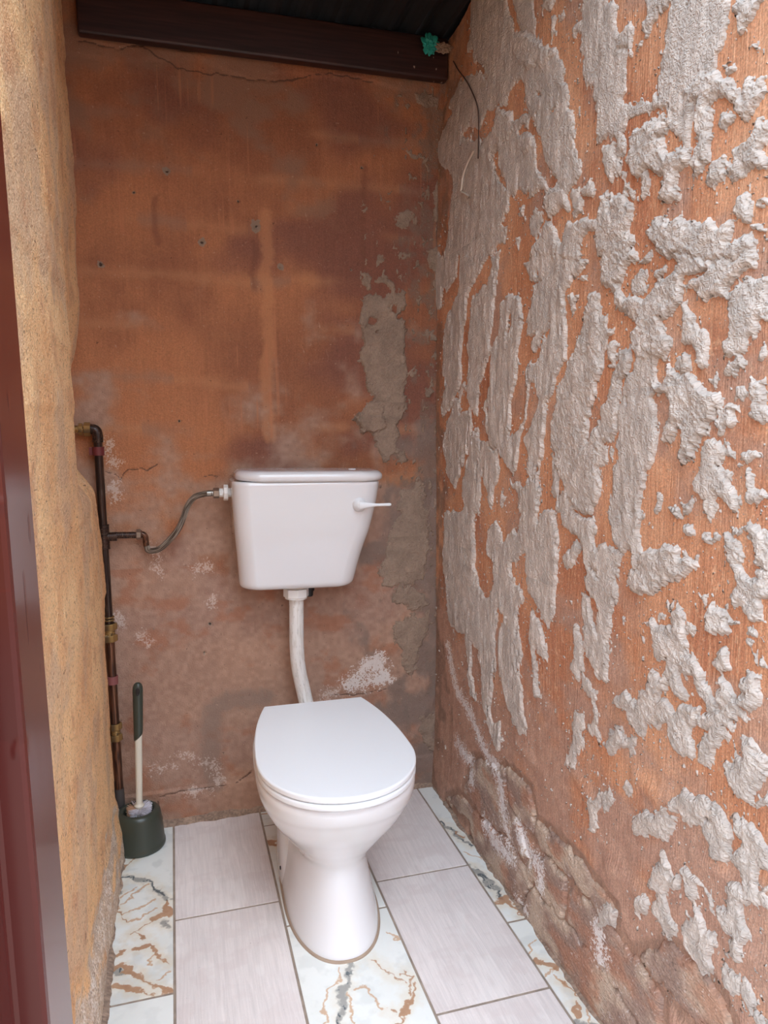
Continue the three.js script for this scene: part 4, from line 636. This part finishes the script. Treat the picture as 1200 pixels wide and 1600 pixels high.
// ---------------------------------------------------------------- cistern
{
  const ox = 0.33, oy = 0.688, oz = -2.0, t = group('cistern', 'white wall hung cistern with tapered tank and side lever above the toilet', 'cistern', [ox, oy, oz], -0.022); t.rotation.z = -0.02;
  const rows = [[0.688, 0.17, 0.468, -1.957], [0.692, 0.163, 0.475, -1.95], [0.71, 0.1605, 0.48, -1.945], [0.75, 0.1575, 0.488, -1.937], [0.8, 0.153, 0.5, -1.927], [0.85, 0.148, 0.515, -1.917], [0.9, 0.144, 0.526, -1.91], [0.95, 0.141, 0.535, -1.905], [1.0, 0.14, 0.54, -1.902]];
  const seg = 80, plan = (x0, x1, z0, z1, rf, rb) => { // rounded outline, front at z1, counter-clockwise seen from above reversed to match loft()
    const r = [], arc = (cx, cz, rad, a0) => { for (let i = 0; i < 20; i++) { const a = a0 + i / 19 * Math.PI / 2; r.push([cx + rad * Math.cos(a), cz + rad * Math.sin(a)]); } };
    arc(x1 - rf, z1 - rf, rf, 0); arc(x0 + rf, z1 - rf, rf, Math.PI / 2); arc(x0 + rb, z0 + rb, rb, Math.PI); arc(x1 - rb, z0 + rb, rb, Math.PI * 1.5); return r; };
  const bowed = (r, x0, x1, z1, bow) => r.map(([x, z]) => { const k = (x - (x0 + x1) / 2) / ((x1 - x0) / 2); return [x, z + bow * (1 - k * k) * sstep(z1 - 0.08, z1, z)]; });
  const ys = []; for (let i = 0; i <= 6; i++) ys.push(0.688 + 0.02 * (i / 6) ** 2); for (let i = 1; i <= 30; i++) ys.push(0.708 + (0.986 - 0.708) * i / 30);
  const back = ZB + 0.012;
  const tank = ys.map((y) => { const [, x0, x1, z1] = spline(rows, y), in_ = y < 0.708 ? 0.016 * (1 - Math.sqrt(clamp(1 - ((0.708 - y) / 0.02) ** 2))) : 0; return bowed(plan(x0 + in_, x1 - in_, back, z1 - in_, 0.045, 0.012), x0, x1, z1, 0.006).map(([x, z]) => [x - ox, y - oy, z - oz]); });
  const rim = bowed(plan(0.146, 0.534, back + 0.006, -1.908, 0.04, 0.01), 0.146, 0.534, -1.908, 0.006);
  tank.push(rim.map(([x, z]) => [x - ox, 0.988 - oy, z - oz]));
  mesh('tank', loft(tank, seg), M.china, t);
  const lidRing = (o, y) => bowed(plan(0.152 - o, 0.549 + o, -2.052 - o * 0.3, -1.899 + o, 0.062, 0.03), 0.152, 0.549, -1.899, 0.012).map(([x, z]) => [x - ox, y - oy, z - oz]);
  const lid = mesh('cistern_lid', loft([lidRing(-0.012, 0.9880), lidRing(-0.003, 0.9900), lidRing(0.001, 0.9945), lidRing(0.002, 1.0005), lidRing(0.001, 1.0065), lidRing(-0.003, 1.0115), lidRing(-0.009, 1.0150), lidRing(-0.018, 1.0165), lidRing(-0.05, 1.0170)], seg), M.china, t);
  mesh('blanking_cap', place(lathe([[0, 0.0018], [0.005, 0.0016], [0.0055, 0.0006], [0.0085, 0.0008], [0.0095, 0.0016], [0.0105, 0.0004], [0.0107, -0.001]], 32), 0.47 - ox, 1.0172 - oy, -1.975 - oz), M.china, lid);
  const lever = mesh('flush_lever', merge([place(lathe([[0, 0.016], [0.008, 0.0155], [0.012, 0.012], [0.0155, 0.006], [0.0185, 0.001], [0.019, -0.006]], 36), 0, 0, 0, Math.PI / 2),
    (() => { const r = []; for (let i = 0; i <= 24; i++) { const k = i / 24, hw = lerp(0.0125, 0.0042, Math.min(1, k * 1.9) ** 0.8), th = lerp(0.006, 0.0034, k), x = lerp(-0.006, 0.08, k); const row = []; for (let j = 0; j < 20; j++) { const a = j / 20 * Math.PI * 2, e = k > 0.97 ? 0.6 : 1; row.push([x, hw * e * Math.cos(a) + 0.002 * k, 0.013 + 0.012 * k + th * e * Math.sin(a)]); } r.push(row); } return loft(r, 20); })()]), M.plastic, t);
  lever.position.set(0.476 - ox, 0.926 - oy, -1.9 - oz); lever.rotation.y = 0.05;
  const inl = mesh('inlet_nut', merge([place(nut(0.02, 0.012, 8), 0.128 - ox, 0.953 - oy, 0.0, 0, 0, Math.PI / 2), place(new THREE.CylinderGeometry(0.012, 0.012, 0.03, 24), 0.126 - ox, 0.953 - oy, 0, 0, 0, Math.PI / 2)]), M.whitePipe, t);
  mesh('outlet_nut', merge([place(nut(0.034, 0.024, 8), 0.318 - ox, -0.017, 0), place(new THREE.CylinderGeometry(0.026, 0.026, 0.03, 32), 0.318 - ox, -0.006, 0), place(new THREE.CylinderGeometry(0.031, 0.031, 0.006, 32), 0.318 - ox, -0.031, 0)]), M.whitePipe, t);
  mesh('overflow_cap', place(lathe([[0, -0.012], [0.008, -0.0115], [0.0105, -0.008], [0.0105, 0.004], [0.014, 0.006], [0.014, 0.024]], 24), 0.358 - ox, -0.022, -0.012), M.dark, t);
}
{
  const t = group('flush_pipe', 'curved white flush pipe running from the cistern down behind the toilet lid', 'pipe', [0.318, 0.3, -2.0]);
  mesh('tube', tube([[0, 0.352, 0], [-0.001, 0.29, 0], [-0.002, 0.22, 0.001], [0.002, 0.15, 0.004], [0.014, 0.08, 0.014], [0.021, 0.035, 0.034], [0.02, 0.018, 0.062], [0.0185, 0.015, 0.083]], 0.0205, 90, 28), M.whitePipe, t);
  mesh('rubber_cone', place(new THREE.CylinderGeometry(0.041, 0.027, 0.04, 32), 0.018, 0.0155, 0.066, Math.PI / 2), std({ color: 0xc9c3bc, roughness: 0.7 }), t);
}

// ---------------------------------------------------------------- water pipe with its fittings, braided hose
{
  const z = -2.048, xa = (y) => -0.178 - 0.008 * y / 1.12, t = group('water_pipe', 'old brown copper water pipe with brass fittings running down the left corner', 'pipe', [-0.18, 0, z]);
  const X = (y) => xa(y) + 0.18, vpipe = (name, y0, y1, r, m) => mesh(name, tube([[X(y0), y0, 0], [X((y0 + y1) / 2), (y0 + y1) / 2, 0], [X(y1), y1, 0]], r, 16, 20), m, t);
  vpipe('upper_pipe', 0.6, 1.118, 0.0108, M.copper); vpipe('lower_pipe', 0.305, 0.575, 0.0115, M.copperLight); vpipe('bottom_pipe', 0.125, 0.295, 0.0115, M.copperLight);
  mesh('pipe_foot', tube([[X(0.13), 0.14, 0], [X(0.1) + 0.001, 0.1, 0.002], [X(0.06), 0.06, -0.002], [X(0), 0.0, -0.004]], 0.0125, 24, 18), std({ color: 0x4c4644, roughness: 0.6 }), t);
  mesh('elbow', tube([[X(1.1), 1.095, 0], [X(1.1), 1.113, 0.0], [X(1.1) - 0.004, 1.126, 0], [X(1.1) - 0.02, 1.13, 0]], 0.0135, 30, 20), M.copper, t);
  mesh('wall_stub', merge([place(nut(0.0165, 0.016), X(1.1) - 0.024, 1.129, 0, 0, 0, Math.PI / 2), place(new THREE.CylinderGeometry(0.0095, 0.0095, 0.06, 20), X(1.1) - 0.045, 1.129, 0.004, 0, 0, Math.PI / 2), place(nut(0.014, 0.01), X(1.1) - 0.04, 1.129, 0, 0, 0, Math.PI / 2)]), M.brass, t);
  const coupling = (y, k, side) => mesh('compression_fitting', merge([place(nut(0.0185 * k, 0.018), X(y), y + 0.016, 0), place(nut(0.0185 * k, 0.018), X(y), y - 0.016, 0), place(new THREE.CylinderGeometry(0.0145 * k, 0.0145 * k, 0.05, 24), X(y), y, 0), ...(side ? [place(nut(0.016, 0.014), X(y) - 0.018, y - 0.012, 0.006, 0, 0, Math.PI / 2), place(new THREE.CylinderGeometry(0.011, 0.011, 0.02, 20), X(y) - 0.01, y - 0.012, 0.006, 0, 0, Math.PI / 2), place(new THREE.TorusGeometry(0.0125, 0.0025, 10, 28), X(y), y + 0.042, 0, Math.PI / 2), place(new THREE.TorusGeometry(0.0125, 0.0025, 10, 28), X(y), y + 0.034, 0, Math.PI / 2)] : [])]), M.brass, t);
  coupling(0.585, 1, true); coupling(0.304, 0.86, false);
  const by = 0.845;
  mesh('tee', merge([place(new THREE.CylinderGeometry(0.0145, 0.0145, 0.062, 28), X(by), by, 0), place(new THREE.CylinderGeometry(0.012, 0.012, 0.03, 24), X(by) + 0.018, by, 0, 0, 0, Math.PI / 2), place(new THREE.TorusGeometry(0.0142, 0.0016, 10, 28), X(by), by + 0.031, 0, Math.PI / 2), place(new THREE.TorusGeometry(0.0142, 0.0016, 10, 28), X(by), by - 0.031, 0, Math.PI / 2)]), M.copper, t);
  mesh('branch_pipe', place(new THREE.CylinderGeometry(0.0088, 0.0088, 0.07, 24), 0.055, by + 0.002, 0, 0, 0, Math.PI / 2 - 0.03), M.copper, t);
  mesh('branch_nut', place(nut(0.0125, 0.012), 0.084, by + 0.003, 0, 0, 0, Math.PI / 2), M.steel, t);
  const clip = (y, m) => mesh('pipe_clip', merge([place(new THREE.CylinderGeometry(0.0148, 0.0148, 0.022, 28), X(y), y, 0), place(new THREE.BoxGeometry(0.02, 0.02, 0.008), X(y) - 0.013, y, -0.004), place(new THREE.BoxGeometry(0.012, 0.018, 0.03), X(y), y, -0.016)]), m, t);
  clip(1.072, M.clip); clip(0.452, M.clipOld);
  const h = group('braided_hose', 'braided steel hose curving from the pipe branch up to the cistern inlet', 'hose', [-0.08, 0.81, z]);
  const braid = std({ color: 0xcac2b8, roughness: 0.42, metalness: 0.4, bumpMap: grey(64, 512, (u, v) => { const a = Math.abs(((u * 6 + v * 1) % 1) - 0.5), b = Math.abs(((u * 6 - v * 1 + 9) % 1) - 0.5); return Math.min(1, Math.max(a, b) * 2); }), bumpScale: 0.0012, map: tex(64, 256, (u, v) => mix([250, 244, 236], [120, 108, 98], sstep(0.4, 0.7, fbm(u * 8, v * 40, 3)))) });
  braid.bumpMap.repeat.set(40, 2);
  mesh('swivel_elbow', merge([tube([[0.006, 0.038, 0], [0.014, 0.037, 0], [0.019, 0.03, 0], [0.0195, 0.016, 0], [0.021, 0.004, 0]].map(([x, y, q]) => [x - 0.018, y, q]), 0.0078, 30, 18), place(new THREE.TorusGeometry(0.0092, 0.0022, 10, 24), -0.009, 0.038, 0, 0, Math.PI / 2)]), M.copperLight, h);
  mesh('hose', tube([[0.003, 0.006, 0], [0.006, -0.006, 0], [0.018, -0.0085, 0], [0.036, -0.004, 0.002], [0.06, 0.017, 0.006], [0.086, 0.048, 0.012], [0.1, 0.078, 0.018], [0.113, 0.112, 0.026], [0.132, 0.137, 0.036], [0.155, 0.145, 0.044], [0.178, 0.147, 0.048]], 0.0081, 120, 16), braid, h);
  mesh('crimp_collar', merge([place(new THREE.CylinderGeometry(0.0086, 0.0086, 0.016, 24), 0.172, 0.147, 0.047, 0, 0, Math.PI / 2), place(nut(0.0125, 0.016), 0.188, 0.147, 0.048, 0, 0, Math.PI / 2)]), M.steel, h);
}

// ---------------------------------------------------------------- toilet brush in its holder
{
  const c = [-0.127, 0, -1.984];
  const H = group('brush_holder', 'dark green round brush holder with flared foot standing in the left floor corner', 'brush holder', c);
  mesh('cup', lathe([[0, 0.001], [0.06, 0.001], [0.066, 0.002], [0.0675, 0.006], [0.0672, 0.012], [0.0655, 0.0135], [0.0648, 0.02], [0.0625, 0.05], [0.0595, 0.08], [0.0578, 0.092], [0.055, 0.0995], [0.05, 0.1035], [0.045, 0.105], [0.041, 0.1035], [0.0385, 0.1], [0.038, 0.09], [0.037, 0.03], [0, 0.03]], 64), M.green, H);
  const b = group('toilet_brush', 'upright toilet brush with cream stick and dark green grip standing in the green holder', 'brush', [c[0], 0.04, c[2]]);
  b.rotation.z = -0.033;
  mesh('stick', lathe([[0, 0.02], [0.0085, 0.02], [0.0085, 0.07], [0.0135, 0.073], [0.0135, 0.077], [0.0095, 0.079], [0.0085, 0.084], [0.0092, 0.2], [0.0098, 0.29], [0, 0.29]], 32), M.cream, b);
  const g = lathe([[0, 0.272], [0.0105, 0.272], [0.0115, 0.276], [0.0122, 0.3], [0.0128, 0.36], [0.0132, 0.4], [0.0124, 0.409], [0.0095, 0.416], [0.005, 0.4195], [0, 0.42]], 36), p = g.attributes.position;
  for (let i = 0; i < p.count; i++) if (p.getY(i) < 0.28) p.setY(i, p.getY(i) + 0.9 * p.getX(i) - 0.004);          // the slanting lower edge of the grip
  for (let i = 0; i < p.count; i++) if (p.getY(i) > 0.3) p.setZ(i, p.getZ(i) * 0.82);
  g.computeVertexNormals(); const grip = mesh('grip', g, M.green, b);
  const slot = new THREE.TorusGeometry(0.0042, 0.0016, 10, 28); slot.scale(1, 2, 1); mesh('hanging_slot', merge([place(slot, 0, 0.397, 0.0098), place(new THREE.SphereGeometry(0.0042, 20, 12).scale(1, 2, 0.3), 0, 0.397, 0.0098)]), M.dark, grip);
  const tuft = (a0, a1, n, name, m) => { const l = []; for (let i = 0; i < n; i++) { const a = lerp(a0, a1, rnd()), y = 0.052 + rnd() * 0.022, r = 0.029 + rnd() * 0.006, q = new THREE.CylinderGeometry(0.0005, 0.0008, r, 4, 1); q.translate(0, r / 2, 0); l.push(place(q, 0.004 * Math.cos(a), y, 0.004 * Math.sin(a), 0, 0, 0).applyMatrix4(new THREE.Matrix4().makeTranslation(0, 0, 0))); const d = V(Math.cos(a), 0.05 + rnd() * 0.35, Math.sin(a)).normalize(); const last = l[l.length - 1]; last.applyMatrix4(new THREE.Matrix4().makeTranslation(0, -y, 0)); last.applyQuaternion(new THREE.Quaternion().setFromUnitVectors(V(0, 1, 0), d)); last.translate(0, y - 0.004, 0); } const q = mesh(name, merge(l), m, b); q.userData.kind = 'stuff'; };
  tuft(-Math.PI * 0.75, Math.PI * 0.8, 420, 'bristles', M.bristle); tuft(Math.PI * 0.8, Math.PI * 1.25, 120, 'stained_bristles', M.bristleStained);
}

// ---------------------------------------------------------------- scraps under the roof, a dry strand on the right wall
{
  const crumple = (r, sx, sy, sz, k) => { const g = new THREE.IcosahedronGeometry(r, 12), p = g.attributes.position; for (let i = 0; i < p.count; i++) { const v = V(p.getX(i), p.getY(i), p.getZ(i)), n = v.clone().normalize(); const f = 0.62 + 0.8 * Math.abs(fbm(n.x * 2.2 + k, n.y * 2.2 + n.z * 1.7 + k, 3) - 0.5) * 2 + 0.25 * Math.abs(vn(n.x * 5 + k, n.z * 5 + n.y * 3) - 0.5); v.multiplyScalar(f); p.setXYZ(i, v.x * sx, v.y * sy, v.z * sz); } g.computeVertexNormals(); return g; };
  const rag = mesh('plastic_scrap', crumple(0.026, 1, 1.05, 0.5, 3), std({ color: 0x2fa79a, roughness: 0.45 })); rag.position.set(0.722, 2.168, ZB + 0.055); rag.userData = { label: 'crumpled teal plastic scrap stuck at the right end of the roof beam', category: 'plastic scrap' };
  const pap = mesh('paper_scrap', crumple(0.02, 1.3, 0.8, 0.6, 11), std({ color: 0x9c8672, roughness: 0.9 })); pap.position.set(0.757, 2.16, ZB + 0.06); pap.userData = { label: 'crumpled tan paper scrap beside the teal plastic at the beam end', category: 'paper scrap' };
  const strand = (name, l, r, m, label) => { const pts = []; for (let i = 0; i < l.length; i += 2) { const u = l[i] / 1000, v = l[i + 1] / 1000; pts.push(rightPlace(u, v, baseR(u, v) + 0.008)); } const q = mesh(name, tube(pts, r, 60, 8), m); q.userData = { label, category: 'twine' }; };
  strand('twine', [1994, 2117, 1946, 2074, 1878, 2023, 1814, 1966, 1773, 1909, 1764, 1861, 1767, 1790], 0.0016, std({ color: 0x54423a, roughness: 0.9 }), 'thin brown dry strand hanging on the cement from the beam end');
  strand('twine', [1790, 1816, 1830, 1800, 1860, 1778, 1873, 1748, 1876, 1744, 1850, 1730, 1820, 1714], 0.003, std({ color: 0xd8cabb, roughness: 0.8 }), 'short pale hooked strand stuck in the cement below the brown strand');
}
renderer.render(scene, camera);
